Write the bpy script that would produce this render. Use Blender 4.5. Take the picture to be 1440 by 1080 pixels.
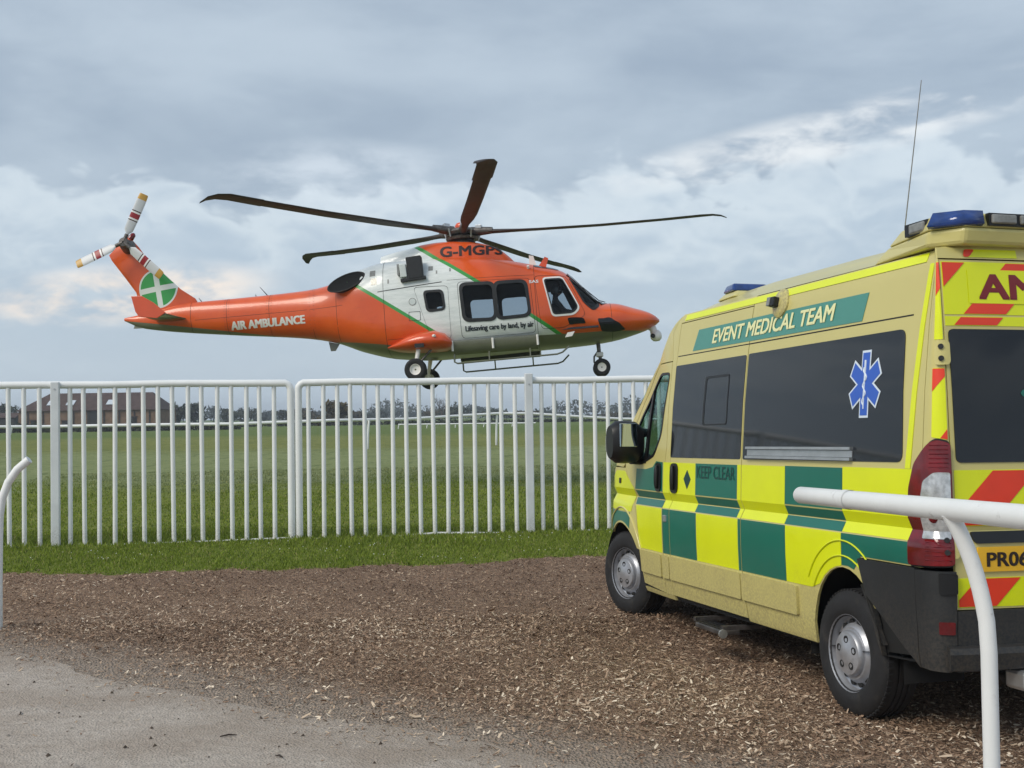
import bpy, bmesh, math, random
import numpy as np
from mathutils import Vector, Matrix
random.seed(7); rng = np.random.default_rng(7)
R = math.radians
for o in list(bpy.data.objects): bpy.data.objects.remove(o, do_unlink=True)
scene = bpy.context.scene
col = scene.collection

# ---------------------------------------------------------------- camera
EYE = 1.72
FPX = 1650.0                                   # focal length in photograph pixels (1440 wide)
PITCH, ROLL = math.atan(43/1650), R(0.83)
cam = bpy.data.cameras.new('camera'); cam_o = bpy.data.objects.new('camera', cam); col.objects.link(cam_o)
cam.sensor_width = 36.0; cam.lens = 36.0*FPX/1440; cam.clip_start = 0.05; cam.clip_end = 6000
_f = Vector((0, math.cos(PITCH), math.sin(PITCH))); _r0 = Vector((1, 0, 0)); _u0 = _r0.cross(_f)
_r = _r0*math.cos(ROLL) - _u0*math.sin(ROLL); _u = _u0*math.cos(ROLL) + _r0*math.sin(ROLL)
cam_o.matrix_world = Matrix(((_r.x, _u.x, -_f.x, 0), (_r.y, _u.y, -_f.y, 0), (_r.z, _u.z, -_f.z, EYE), (0, 0, 0, 1)))
scene.camera = cam_o
scene.render.resolution_x, scene.render.resolution_y = 1024, 768

# ---------------------------------------------------------------- world: Nishita sky behind a broken grey cloud deck
SUN_EL, SUN_AZ = R(42), R(-128)                # azimuth clockwise from +Y (camera looks along +Y)
world = bpy.data.worlds.new('World'); scene.world = world; world.use_nodes = True
nt = world.node_tree; nt.nodes.clear()
def N(tree, typ, **kw):
    n = tree.nodes.new(typ)
    for k, v in kw.items(): setattr(n, k, v)
    return n
class X:
    """tiny expression helper for scalar shader maths"""
    def __init__(s, tree, sock): s.t, s.s = tree, sock
    def _op(s, op, *a, clamp=False):
        n = N(s.t, 'ShaderNodeMath', operation=op, use_clamp=clamp)
        for i, v in enumerate((s,)+a):
            if isinstance(v, X): s.t.links.new(v.s, n.inputs[i])
            else: n.inputs[i].default_value = v
        return X(s.t, n.outputs[0])
    def __add__(s, b): return s._op('ADD', b)
    def __sub__(s, b): return s._op('SUBTRACT', b)
    def __mul__(s, b): return s._op('MULTIPLY', b)
    def __neg__(s): return s._op('MULTIPLY', -1.0)
    def abs(s): return s._op('ABSOLUTE')
    def max(s, b): return s._op('MAXIMUM', b)
    def min(s, b): return s._op('MINIMUM', b)
    def gt(s, b): return s._op('GREATER_THAN', b)
    def lt(s, b): return s._op('LESS_THAN', b)
    def sq(s): return s._op('MULTIPLY', s)
    def sqrt(s): return s._op('SQRT')
    def smooth(s, a, b, lo=0.0, hi=1.0):
        n = N(s.t, 'ShaderNodeMapRange', interpolation_type='SMOOTHSTEP')
        s.t.links.new(s.s, n.inputs[0])
        for i, v in enumerate((a, b, lo, hi)): n.inputs[i+1].default_value = v
        return X(s.t, n.outputs[0])
def mixc(tree, fac, a, b):
    n = N(tree, 'ShaderNodeMix', data_type='RGBA')
    for sock, v in ((n.inputs[0], fac), (n.inputs[6], a), (n.inputs[7], b)):
        if isinstance(v, X): tree.links.new(v.s, sock)
        elif isinstance(v, (tuple, list)): sock.default_value = (*v[:3], 1)
        elif isinstance(v, (int, float)): sock.default_value = v
        else: tree.links.new(v, sock)
    return n.outputs[2]
def noise(tree, vec, scale, detail=4, rough=.55, dist=0.0):
    n = N(tree, 'ShaderNodeTexNoise'); n.inputs['Scale'].default_value = scale
    n.inputs['Detail'].default_value = detail; n.inputs['Roughness'].default_value = rough; n.inputs['Distortion'].default_value = dist
    if vec is not None: tree.links.new(vec, n.inputs['Vector'])
    return X(tree, n.outputs['Fac'])
def mapped(tree, vec, scale=(1, 1, 1), loc=(0, 0, 0), rot=(0, 0, 0)):
    m = N(tree, 'ShaderNodeMapping'); tree.links.new(vec, m.inputs[0])
    m.inputs['Scale'].default_value = scale; m.inputs['Location'].default_value = loc; m.inputs['Rotation'].default_value = rot
    return m.outputs[0]

sky = N(nt, 'ShaderNodeTexSky', sky_type='NISHITA', sun_disc=False)
sky.sun_elevation = SUN_EL; sky.sun_rotation = SUN_AZ; sky.air_density = 1.2; sky.dust_density = 2.0
tc = N(nt, 'ShaderNodeTexCoord'); D = tc.outputs['Generated']
sep = N(nt, 'ShaderNodeSeparateXYZ'); nt.links.new(D, sep.inputs[0])
dx, dy, dz = (X(nt, sep.outputs[i]) for i in range(3))
big = noise(nt, mapped(nt, D, (3.0, 3.0, 8.0), (4.2, 1.3, .4)), 1.0, 5, .52, .25)
mid = noise(nt, mapped(nt, D, (7, 7, 19), (.7, 5.3, 1.9)), 1.0, 6, .56, .35)
fine = noise(nt, mapped(nt, D, (17, 17, 42), (2.7, 8.3, 3.1)), 1.0, 5, .55, .3)
upper = mixc(nt, (big*.75 + mid*.25).smooth(.34, .68), (.235, .29, .36), (.36, .422, .485))
# lower bank of cumulus: its upper edge undulates with azimuth, crisp on top and soft below
def billow(loc=(0, 0, 0)):
    a = noise(nt, mapped(nt, D, (6.5, 6.5, 12), (.9+loc[0], 3.3, 1.4+loc[2])), 1.0, 2, .5, .3); b = noise(nt, mapped(nt, D, (16, 16, 27), (5.1+loc[0], 2.2, .6+2.2*loc[2])), 1.0, 3, .55, .3)
    return (a - .5).abs()*1.3 + (b - .5).abs()*.9
bil = billow(); lit = (billow((0, 0, .10)) - bil)
edge = (big - .5)*.22 + (bil - .22)*.16 + (fine - .5)*.03 + .200
bank = (edge - dz).smooth(-.002, .020)
inside = ((edge - dz).smooth(.12, 0.0)*.75 + lit*1.1 + (mid - .5)*.9 + .10).smooth(.0, .95)
bankcol = mixc(nt, inside, (.33, .40, .475), (.475, .535, .58))
lowcol = mixc(nt, dz.smooth(.0, .11), (.39, .465, .535), bankcol)
deck = mixc(nt, bank*.85, upper, lowcol)
# breaks in the deck where the sunlit cloud behind shows through
def brk(az, el, wa, we, tilt=0.0):
    c = (math.sin(az)*math.cos(el), math.cos(az)*math.cos(el))
    # across-azimuth distance and elevation distance
    lat = dx*math.cos(az) - dy*math.sin(az)
    dzz = dz - lat*tilt - math.sin(el)
    fwd = (dx*math.sin(az) + dy*math.cos(az)).gt(0)
    e = ((lat*(1/wa)).sq() + (dzz*(1/we)).sq())
    return e.smooth(1.0, 0.0)*fwd
b_r = brk(R(15.5), R(12.8), .24, .026, .16)
b_l = brk(R(-18.5), R(5.8), .15, .030, .10)
b_m = brk(R(-8), R(11.5), .13, .035)
b_o = brk(R(95), R(11), .35, .04).max(brk(R(-110), R(9), .4, .04)).max(brk(R(178), R(12), .5, .045))
bm_ = (b_r.max(b_l*1.1).max(b_o))*(mid*.5 + fine*.5).smooth(.40, .58)
deck = mixc(nt, (b_m*(mid*.5 + fine*.5).smooth(.40, .62))*.55, deck, (.56, .61, .66))
deck = mixc(nt, bm_._op('MULTIPLY', .95, clamp=True), deck, mixc(nt, b_l, (.61, .63, .64), (.82, .67, .54)))
skyscaled = N(nt, 'ShaderNodeMix', data_type='RGBA', blend_type='MULTIPLY'); skyscaled.inputs[0].default_value = 1
nt.links.new(sky.outputs[0], skyscaled.inputs[6]); skyscaled.inputs[7].default_value = (.09, .09, .09, 1)
allsky = mixc(nt, .90, skyscaled.outputs[2], deck)
bg = N(nt, 'ShaderNodeBackground'); nt.links.new(allsky, bg.inputs[0]); bg.inputs[1].default_value = 1.0
wo = N(nt, 'ShaderNodeOutputWorld'); nt.links.new(bg.outputs[0], wo.inputs[0])

sun = bpy.data.lights.new('sun', 'SUN'); sun_o = bpy.data.objects.new('sun', sun); col.objects.link(sun_o)
sun.energy = 1.5; sun.angle = R(28); sun.color = (1, .93, .81)
sd = Vector((math.sin(SUN_AZ)*math.cos(SUN_EL), math.cos(SUN_AZ)*math.cos(SUN_EL), math.sin(SUN_EL)))
sun_o.rotation_euler = sd.to_track_quat('Z', 'Y').to_euler(); sun_o.location = sd*60
vs = scene.view_settings; vs.view_transform = 'Standard'; vs.look = 'None'; vs.gamma = 1; vs.exposure = 0.62; vs.use_curve_mapping = False
scene.render.engine = 'CYCLES'

# ---------------------------------------------------------------- materials
def srgb(r, g, b):
    return tuple((c/12.92 if c <= .04045 else ((c+.055)/1.055)**2.4) for c in (r/255, g/255, b/255))
MAT = {}
def mat(name, color, rough=.5, metal=0.0, coat=0.0, var=0.0, vscale=6.0, bump=0.0, bscale=40.0, spec=.5, dirt=None, rvar=0.0, mud=0.0, mudz=(.95, .30)):
    m = bpy.data.materials.new(name); m.use_nodes = True; t = m.node_tree
    b = t.nodes['Principled BSDF']
    b.inputs['Roughness'].default_value = rough; b.inputs['Metallic'].default_value = metal
    b.inputs['Coat Weight'].default_value = coat; b.inputs['Coat Roughness'].default_value = .08
    b.inputs['Specular IOR Level'].default_value = spec
    c = None; tcn = N(t, 'ShaderNodeTexCoord').outputs['Object']
    base = (*color, 1); b.inputs['Base Color'].default_value = base
    if var:
        f = noise(t, tcn, vscale, 5, .6)
        c = mixc(t, f.smooth(.3, .7), tuple(x*(1-var) for x in color), tuple(min(1, x*(1+var)) for x in color))
    if dirt:                                  # (colour, noise scale, threshold, strength)
        dc, dsc, th, st = dirt
        f = noise(t, tcn, dsc, 6, .68).smooth(th, th+.22)*st
        c = mixc(t, f, c if c else color, dc)
        r2 = f*.35 + rough; t.links.new(r2.s, b.inputs['Roughness'])
    elif rvar:
        r2 = (noise(t, tcn, vscale*.7, 4, .6) - .5)*rvar + rough; t.links.new(r2.s, b.inputs['Roughness'])
    if mud:                                   # road film thrown up the lower sides
        sx = N(t, 'ShaderNodeSeparateXYZ'); t.links.new(tcn, sx.inputs[0]); zz = X(t, sx.outputs[2])
        f = (zz + (noise(t, mapped(t, tcn, (2, 2, .8)), 2.5, 5, .6)-.5)*.5).smooth(*mudz)*noise(t, tcn, 60, 4, .75).smooth(.35, .65)*mud
        c = mixc(t, f, c if c else color, srgb(122, 108, 90))
    if c: t.links.new(c, b.inputs['Base Color'])
    if bump:
        bn = N(t, 'ShaderNodeBump'); bn.inputs['Strength'].default_value = bump; bn.inputs['Distance'].default_value = .01
        t.links.new(noise(t, tcn, bscale, 5, .6).s, bn.inputs['Height']); t.links.new(bn.outputs[0], b.inputs['Normal'])
    MAT[name] = m; return m
def glass_mat(name, tint, see=.5, rough=.03, body=(.02, .022, .025)):
    m = bpy.data.materials.new(name); m.use_nodes = True; t = m.node_tree; b = t.nodes['Principled BSDF']
    b.inputs['Base Color'].default_value = (*body, 1); b.inputs['Roughness'].default_value = rough
    b.inputs['Coat Weight'].default_value = .5
    tr = N(t, 'ShaderNodeBsdfTransparent'); tr.inputs[0].default_value = (*tint, 1)
    mx = N(t, 'ShaderNodeMixShader'); mx.inputs[0].default_value = see
    t.links.new(b.outputs[0], mx.inputs[1]); t.links.new(tr.outputs[0], mx.inputs[2])
    t.links.new(mx.outputs[0], t.nodes['Material Output'].inputs['Surface'])
    MAT[name] = m; return m
grime = srgb(120, 105, 85)
mat('cream', srgb(200, 190, 120), .36, coat=.3, bump=.10, bscale=3.5, mud=.55, dirt=(grime, 2.2, .60, .16), var=.02, vscale=2)
mat('yellow', srgb(222, 232, 0), .32, coat=.3, bump=.10, bscale=3.5, mud=.25, dirt=(srgb(150, 150, 60), 3.0, .6, .14), var=.03, vscale=3)
mat('green', srgb(0, 104, 88), .32, coat=.3, bump=.10, bscale=3.5, mud=.25, dirt=(srgb(90, 120, 105), 3.0, .6, .12), var=.05, vscale=3)
mat('band_green', srgb(72, 140, 128), .4, coat=.2, var=.03)
mat('red_chevron', srgb(226, 58, 26), .35, coat=.2, var=.04)
mat('maroon', srgb(120, 30, 36), .4)
mat('letter_cream', srgb(232, 232, 176), .4)
mat('letter_dark', srgb(18, 62, 58), .45)
mat('seam', (.012, .012, .012), .7)
mat('plastic', srgb(36, 38, 40), .58, mud=.22, var=.12, vscale=5, bump=.15, bscale=220, dirt=(srgb(120, 112, 100), 4, .60, .12))
mat('black_plastic', srgb(18, 18, 20), .42, var=.1, vscale=8)
mat('rubber', srgb(28, 28, 30), .78, var=.25, vscale=9, bump=.25, bscale=120, dirt=(srgb(96, 88, 78), 7, .55, .25))
mat('steel_wheel', srgb(172, 174, 180), .38, metal=.55, var=.12, vscale=12, dirt=(srgb(80, 72, 64), 9, .55, .4))
mat('alu', srgb(188, 190, 192), .36, metal=.8, var=.08, vscale=10, bump=.1)
mat('privacy_glass', (.007, .009, .013), .05, coat=.0, spec=.5, rvar=.02)
glass_mat('cab_glass', (.62, .82, .76), .72)
glass_mat('heli_glass', (.72, .78, .82), .84)
mat('blue_lens', srgb(26, 58, 122), .14, coat=.4, var=.25, vscale=14)
mat('red_lens', srgb(106, 4, 16), .10, coat=.4, var=.3, vscale=10)
mat('clear_lens', srgb(196, 198, 200), .12, metal=.5, var=.25, vscale=30)
mat('lamp_grey', srgb(140, 140, 136), .3, metal=.3, var=.2, vscale=25)
mat('plate_yellow', srgb(226, 176, 40), .4, var=.04)
mat('plate_black', srgb(40, 28, 22), .5)
mat('star_blue', srgb(46, 92, 190), .35)
mat('star_white', srgb(214, 226, 238), .35)
mat('interior', srgb(46, 52, 58), .8, var=.2, vscale=5)
mat('seat_cloth', srgb(38, 58, 62), .9, var=.2, vscale=20)
mat('underside', (.012, .012, .013), .9)
mat('pvc_white', srgb(232, 234, 234), .42, mud=.5, mudz=(.40, -.05), var=.035, vscale=3, dirt=(srgb(150, 152, 146), 5, .60, .30), rvar=.2)
mat('pvc_scuffed', srgb(224, 226, 226), .45, var=.03, vscale=4, dirt=(srgb(120, 112, 104), 14, .60, .6))
mat('pvc_grey', srgb(212, 216, 219), .5, mud=.5, mudz=(.40, -.05), var=.06, vscale=4, dirt=(srgb(120, 126, 130), 7, .6, .4))
def col_attr_mat(name, rough=.9, transl=0.0, vary=0.0):
    m = bpy.data.materials.new(name); m.use_nodes = True; t = m.node_tree; b = t.nodes['Principled BSDF']
    a = N(t, 'ShaderNodeAttribute'); a.attribute_name = 'tone'
    b.inputs['Roughness'].default_value = rough; b.inputs['Specular IOR Level'].default_value = .25
    t.links.new(a.outputs['Color'], b.inputs['Base Color'])
    if transl:
        tl = N(t, 'ShaderNodeBsdfTranslucent'); t.links.new(a.outputs['Color'], tl.inputs[0])
        mx = N(t, 'ShaderNodeMixShader'); mx.inputs[0].default_value = transl
        t.links.new(b.outputs[0], mx.inputs[1]); t.links.new(tl.outputs[0], mx.inputs[2])
        t.links.new(mx.outputs[0], t.nodes['Material Output'].inputs['Surface'])
    MAT[name] = m; return m
col_attr_mat('chip', .85); col_attr_mat('leaf', .7, .42); col_attr_mat('stone', .9)

# ---------------------------------------------------------------- object helpers
def tag(o, label=None, cat=None, group=None, kind=None):
    for k, v in (('label', label), ('category', cat), ('group', group), ('kind', kind)):
        if v: o[k] = v
    return o
def empty(name, label, cat, group=None, mw=None, loc=None):
    o = bpy.data.objects.new(name, None); col.objects.link(o); o.empty_display_size = .2
    if mw is not None: o.matrix_world = mw
    if loc is not None: o.location = loc
    return tag(o, label, cat, group)
def obj(name, me, parent=None, m=None, smooth=0):
    o = bpy.data.objects.new(name, me); col.objects.link(o)
    if parent: o.parent = parent
    if m and not me.materials: me.materials.append(MAT[m] if isinstance(m, str) else m)
    if smooth:
        me.polygons.foreach_set('use_smooth', [True]*len(me.polygons))
        if smooth < 179: me.set_sharp_from_angle(angle=R(smooth))
    return o
def pchip(xs, ys, x):
    xs = np.asarray(xs, float); ys = np.asarray(ys, float); h = np.diff(xs); dl = np.diff(ys)/h
    d = np.zeros_like(ys)
    for i in range(1, len(xs)-1):
        if dl[i-1]*dl[i] > 0:
            w1 = 2*h[i]+h[i-1]; w2 = h[i]+2*h[i-1]; d[i] = (w1+w2)/(w1/dl[i-1]+w2/dl[i])
    d[0], d[-1] = dl[0], dl[-1]
    x = np.clip(x, xs[0], xs[-1]); i = np.clip(np.searchsorted(xs, x)-1, 0, len(h)-1)
    t = (x-xs[i])/h[i]
    return ((1+2*t)*(1-t)**2)*ys[i] + t*(1-t)**2*h[i]*d[i] + t*t*(3-2*t)*ys[i+1] + t*t*(t-1)*h[i]*d[i+1]
class MB:
    def __init__(s): s.v = []; s.f = []
    def add(s, vs, fs):
        b = len(s.v); s.v += [tuple(p) for p in vs]; s.f += [tuple(i+b for i in f) for f in fs]; return s
    def box(s, c, size, rot=None, taper=1.0):
        hx, hy, hz = (d/2 for d in size); M = rot or Matrix.Identity(3); c = Vector(c); vs = []
        for z in (-1, 1):
            k = taper if z > 0 else 1
            for x, y in ((-1, -1), (1, -1), (1, 1), (-1, 1)): vs.append(c + M @ Vector((x*hx*k, y*hy*k, z*hz)))
        return s.add(vs, [(0, 3, 2, 1), (4, 5, 6, 7), (0, 1, 5, 4), (1, 2, 6, 5), (2, 3, 7, 6), (3, 0, 4, 7)])
    def loft(s, rings, closed=True, cap=True):
        n = len(rings[0]); vs = [p for r in rings for p in r]; fs = []
        for i in range(len(rings)-1):
            for j in range(n if closed else n-1):
                k = (j+1) % n; fs.append((i*n+j, i*n+k, (i+1)*n+k, (i+1)*n+j))
        if cap and closed: fs.append(tuple(range(n-1, -1, -1))); fs.append(tuple((len(rings)-1)*n+j for j in range(n)))
        return s.add(vs, fs)
    def tube(s, pts, r, n=10, cap=True, sq=None):
        pts = [Vector(p) for p in pts]; rr = r if isinstance(r, (list, tuple)) else [r]*len(pts); rings = []
        up = Vector((0, 0, 1)); prev = None
        for i, p in enumerate(pts):
            t = (pts[min(i+1, len(pts)-1)] - pts[max(i-1, 0)]).normalized()
            if prev is None:
                a = t.cross(up if abs(t.z) < .95 else Vector((1, 0, 0))).normalized()
            else:
                a = (prev - t*prev.dot(t)).normalized()
            prev = a; b = t.cross(a)
            rings.append([p + (a*math.cos(2*math.pi*k/n) + b*math.sin(2*math.pi*k/n))*rr[i] for k in range(n)])
        return s.loft(rings, True, cap)
    def lathe(s, prof, n=32, axis='y', c=(0, 0, 0)):        # prof: (radius, along)
        rings = []
        for r, a in prof:
            ring = []
            for k in range(n):
                x, z = r*math.cos(2*math.pi*k/n), r*math.sin(2*math.pi*k/n)
                ring.append(Vector(c) + (Vector((x, a, z)) if axis == 'y' else Vector((x, z, a)) if axis == 'z' else Vector((a, x, z))))
            rings.append(ring)
        return s.loft(rings, True, False)
    def prism(s, poly, thick, fn):                          # poly (a,b) ; fn(a,b,d) -> point
        n = len(poly); vs = [fn(a, b, 0) for a, b in poly] + [fn(a, b, thick) for a, b in poly]
        return s.add(vs, [tuple(range(n)), tuple(range(2*n-1, n-1, -1))] + [(i, i+n, (i+1) % n+n, (i+1) % n) for i in range(n)])
    def mesh(s, name='m', fix=True):
        me = bpy.data.meshes.new(name); me.from_pydata([tuple(p) for p in s.v], [], s.f); me.validate()
        if fix:
            b = bmesh.new(); b.from_mesh(me); bmesh.ops.recalc_face_normals(b, faces=b.faces); b.to_mesh(me); b.free()
        return me
    def build(s, name, m, parent=None, smooth=0, bevel=0.0, seg=2):
        o = obj(name, s.mesh(name), parent, m, smooth)
        if bevel:
            md = o.modifiers.new('bevel', 'BEVEL'); md.width = bevel; md.segments = seg; md.limit_method = 'ANGLE'; md.angle_limit = R(35)
        return o
def rounded(poly, r, n=5):
    out = []; L = len(poly)
    for i in range(L):
        p0, p, p1 = (np.array(poly[(i+k) % L], float) for k in (-1, 0, 1))
        rr = r[i] if isinstance(r, (list, tuple)) else r
        a, b = p0-p, p1-p; la, lb = np.linalg.norm(a), np.linalg.norm(b)
        q = min(rr, la*.45, lb*.45)
        if q < 1e-5: out.append(tuple(p)); continue
        A, B = p+a/la*q, p+b/lb*q
        for k in range(n+1):
            t = k/n; out.append(tuple((1-t)**2*A + 2*t*(1-t)*p + t*t*B))
    return out
def patch(name, outline, S, m, parent=None, off=0.0, rim=0.0, holes=(), us=(), vs=(), smooth=28):
    """sheet with the given (u,v) outline laid on surface S(u,v,off); rim folds its border inwards"""
    bm = bmesh.new(); edges = []
    for loop in [outline]+list(holes):
        vv = [bm.verts.new((p[0], p[1], 0)) for p in loop]
        for i in range(len(vv)): edges.append(bm.edges.new((vv[i], vv[(i+1) % len(vv)])))
    bmesh.ops.triangle_fill(bm, use_beauty=True, edges=edges)
    pu = [p[0] for p in outline]; pv = [p[1] for p in outline]
    for u in us:
        if min(pu)+1e-4 < u < max(pu)-1e-4:
            bmesh.ops.bisect_plane(bm, geom=bm.verts[:]+bm.edges[:]+bm.faces[:], dist=1e-5, plane_co=(u, 0, 0), plane_no=(1, 0, 0))
    for v in vs:
        if min(pv)+1e-4 < v < max(pv)-1e-4:
            bmesh.ops.bisect_plane(bm, geom=bm.verts[:]+bm.edges[:]+bm.faces[:], dist=1e-5, plane_co=(0, v, 0), plane_no=(0, 1, 0))
    new = set()
    if rim:
        be = [e for e in bm.edges if e.is_boundary]
        r = bmesh.ops.extrude_edge_only(bm, edges=be)
        new = set(g for g in r['geom'] if isinstance(g, bmesh.types.BMVert))
    for v in bm.verts: v.co = Vector(S(v.co.x, v.co.y, off-rim if v in new else off))
    bmesh.ops.recalc_face_normals(bm, faces=bm.faces)
    me = bpy.data.meshes.new(name); bm.to_mesh(me); bm.free()
    return obj(name, me, parent, m, smooth)
def clip(poly, a, b, c):                                    # keep a*x+b*y >= c (convex)
    out = []
    for i in range(len(poly)):
        p, q = poly[i], poly[(i+1) % len(poly)]; dp, dq = a*p[0]+b*p[1]-c, a*q[0]+b*q[1]-c
        if dp >= 0: out.append(p)
        if dp*dq < 0: t = dp/(dp-dq); out.append((p[0]+(q[0]-p[0])*t, p[1]+(q[1]-p[1])*t))
    return out
def text(name, string, fn, w, h, m, parent, bold=.0, shear=0.0, space=1.0):
    """flat lettering fitted to a w x h box; fn(x,y) places each vertex"""
    cu = bpy.data.curves.new('t', 'FONT'); cu.body = string; cu.size = 1; cu.shear = shear; cu.resolution_u = 3; cu.space_character = space
    to = bpy.data.objects.new('t', cu); col.objects.link(to)
    me = bpy.data.meshes.new_from_object(to.evaluated_get(bpy.context.evaluated_depsgraph_get()))
    bpy.data.objects.remove(to); bpy.data.curves.remove(cu)
    bm = bmesh.new(); bm.from_mesh(me); y0 = min(v.co.y for v in bm.verts); y1 = max(v.co.y for v in bm.verts)
    for k in range(1, 9):                     # split faces so that the letters bend with the surface
        bmesh.ops.bisect_plane(bm, geom=bm.verts[:]+bm.edges[:]+bm.faces[:], dist=1e-6, plane_co=(0, y0+(y1-y0)*k/9, 0), plane_no=(0, 1, 0))
    bm.to_mesh(me); bm.free()
    co = np.array([v.co[:2] for v in me.vertices]); lo, hi = co.min(0), co.max(0); fc = [tuple(p.vertices) for p in me.polygons]
    VV, FF = [], []
    for k, (sx, sy) in enumerate(((0, 0), (1, 0), (0, 1), (1, 1)) if bold else ((0, 0),)):     # heavier weight: stacked sheets, each a hair proud of the last
        b0 = len(VV); FF += [tuple(i+b0 for i in f) for f in fc]
        for c in co:
            q = (c-lo)/(hi-lo); p = Vector(fn(q[0]*(w-bold*h)+sx*bold*h, q[1]*h*(1-bold*.5)+sy*bold*h*.5, k*.0005)); VV.append(p)
    me = bpy.data.meshes.new(name); me.from_pydata(VV, [], FF)
    return obj(name, me, parent, m)
def fast_mesh(name, V, Fc, m, tone=None, parent=None):
    V = np.asarray(V, np.float32); Fc = np.asarray(Fc, np.int32); k = Fc.shape[1]
    me = bpy.data.meshes.new(name); me.vertices.add(len(V)); me.vertices.foreach_set('co', V.ravel())
    me.loops.add(Fc.size); me.loops.foreach_set('vertex_index', Fc.ravel())
    me.polygons.add(len(Fc)); me.polygons.foreach_set('loop_start', np.arange(0, Fc.size, k, dtype=np.int32))
    me.update(calc_edges=True)
    if tone is not None:
        a = me.attributes.new('tone', 'FLOAT_COLOR', 'POINT'); t4 = np.ones((len(V), 4), np.float32); t4[:, :3] = tone
        a.data.foreach_set('color', t4.ravel())
    return obj(name, me, parent, m)

# ================================================================ ground
def hz(x, y):
    t = np.clip((np.asarray(y, float)-19)/31, 0, 1); s = t*t*(3-2*t)
    return .42*s + .10*s*np.sin(np.asarray(x)*.11+1.2)*np.sin(np.asarray(y)*.07)
TRK = [(-30, 29), (-14, 17.2), (-9, 13.1), (-6, 10.6), (-3.88, 8.80), (-2.76, 7.93), (-1.7, 7.12), (-.91, 6.62), (-.33, 6.22), (.12, 5.88), (.6, 5.5), (1.5, 4.8), (3, 3.6), (6, 1.2), (12, -4), (30, -18)]
def track_edge(y):      # x of the track border at a given y
    p = sorted(TRK, key=lambda q: q[1]); return np.interp(y, [q[1] for q in p], [q[0] for q in p])
def grass_edge(x):      # y where wood chips stop and grass begins
    return np.interp(x, [-40, -8, -5.8, -4.2, -2.6, -1.0, .3, 1.04, 3, 8, 40], [13.5, 13.3, 13.25, 13.2, 13.40, 13.52, 14.0, 14.15, 14.5, 14.9, 15.5]) + .10*np.sin(np.asarray(x)*3.1)+.06*np.sin(np.asarray(x)*7.7+1)+.05*np.sin(np.asarray(x)*17.3+.4)+.03*np.sin(np.asarray(x)*31+2)

def ground_mat(name, builder, rough=.95, bump=.5, bdist=.02):
    m = bpy.data.materials.new(name); m.use_nodes = True; t = m.node_tree; b = t.nodes['Principled BSDF']
    b.inputs['Roughness'].default_value = rough; b.inputs['Specular IOR Level'].default_value = .2
    o = N(t, 'ShaderNodeTexCoord').outputs['Object']; s = N(t, 'ShaderNodeSeparateXYZ'); t.links.new(o, s.inputs[0])
    c, h = builder(t, o, X(t, s.outputs[0]), X(t, s.outputs[1]))
    t.links.new(c, b.inputs['Base Color'])
    bn = N(t, 'ShaderNodeBump'); bn.inputs['Strength'].default_value = bump; bn.inputs['Distance'].default_value = bdist
    t.links.new(h.s, bn.inputs['Height']); t.links.new(bn.outputs[0], b.inputs['Normal'])
    MAT[name] = m
def grass_b(t, o, x, y):
    n1 = noise(t, mapped(t, o, (.35, .9, 1)), 1, 5, .6); n2 = noise(t, mapped(t, o, (2.2, 5, 1)), 1, 5, .65); n3 = noise(t, o, 45, 4, .7)
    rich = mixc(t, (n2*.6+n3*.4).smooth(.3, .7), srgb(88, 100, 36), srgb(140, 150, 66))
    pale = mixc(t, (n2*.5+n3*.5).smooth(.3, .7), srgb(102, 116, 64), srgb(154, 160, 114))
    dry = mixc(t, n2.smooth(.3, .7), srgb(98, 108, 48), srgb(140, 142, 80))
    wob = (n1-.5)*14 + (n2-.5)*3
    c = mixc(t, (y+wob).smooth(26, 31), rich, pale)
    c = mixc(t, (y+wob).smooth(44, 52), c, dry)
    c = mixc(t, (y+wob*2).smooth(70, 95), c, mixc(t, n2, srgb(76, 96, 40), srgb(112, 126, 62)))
    n4 = noise(t, mapped(t, o, (3.2, .8, 1)), 1, 5, .7); n5 = noise(t, mapped(t, o, (.5, .10, 1)), 1, 4, .6)
    c = mixc(t, n4.smooth(.50, .70)*.6, c, srgb(70, 86, 34)); c = mixc(t, (n4*.5+n5*.5).smooth(.40, .30)*.5, c, srgb(158, 162, 122))
    c = mixc(t, (n1*.6+n2*.4).smooth(.52, .72)*.4, c, srgb(66, 84, 34))
    return c, n3
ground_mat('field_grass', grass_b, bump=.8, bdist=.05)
def chip_b(t, o, x, y):
    v = N(t, 'ShaderNodeTexVoronoi'); v.inputs['Scale'].default_value = 58; v.inputs['Randomness'].default_value = 1
    t.links.new(mapped(t, o, (1, .6, 1), rot=(0, 0, .5)), v.inputs['Vector'])
    s2 = N(t, 'ShaderNodeSeparateColor'); t.links.new(v.outputs['Color'], s2.inputs[0]); rc = X(t, s2.outputs[0])
    n = noise(t, o, .9, 5, .6); n3 = noise(t, o, 60, 4, .7)
    c = mixc(t, rc, srgb(122, 98, 80), srgb(168, 142, 120))
    c = mixc(t, rc.smooth(.86, .93)*.7, c, srgb(176, 148, 120))
    c = mixc(t, n.smooth(.38, .62)*.40, c, srgb(126, 102, 84))
    bd = x*.604 + y*.797 - 4.68 + (n-.5)*.9 + (noise(t, o, 9, 4, .7)-.5)*.7
    c = mixc(t, bd.smooth(1.15, .05)*.92, c, mixc(t, n3, srgb(136, 123, 111), srgb(176, 162, 149)))
    return c, X(t, v.outputs['Distance'])*.8 + n3*.5
ground_mat('chip_bed', chip_b, bump=1.0, bdist=.03)
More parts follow.
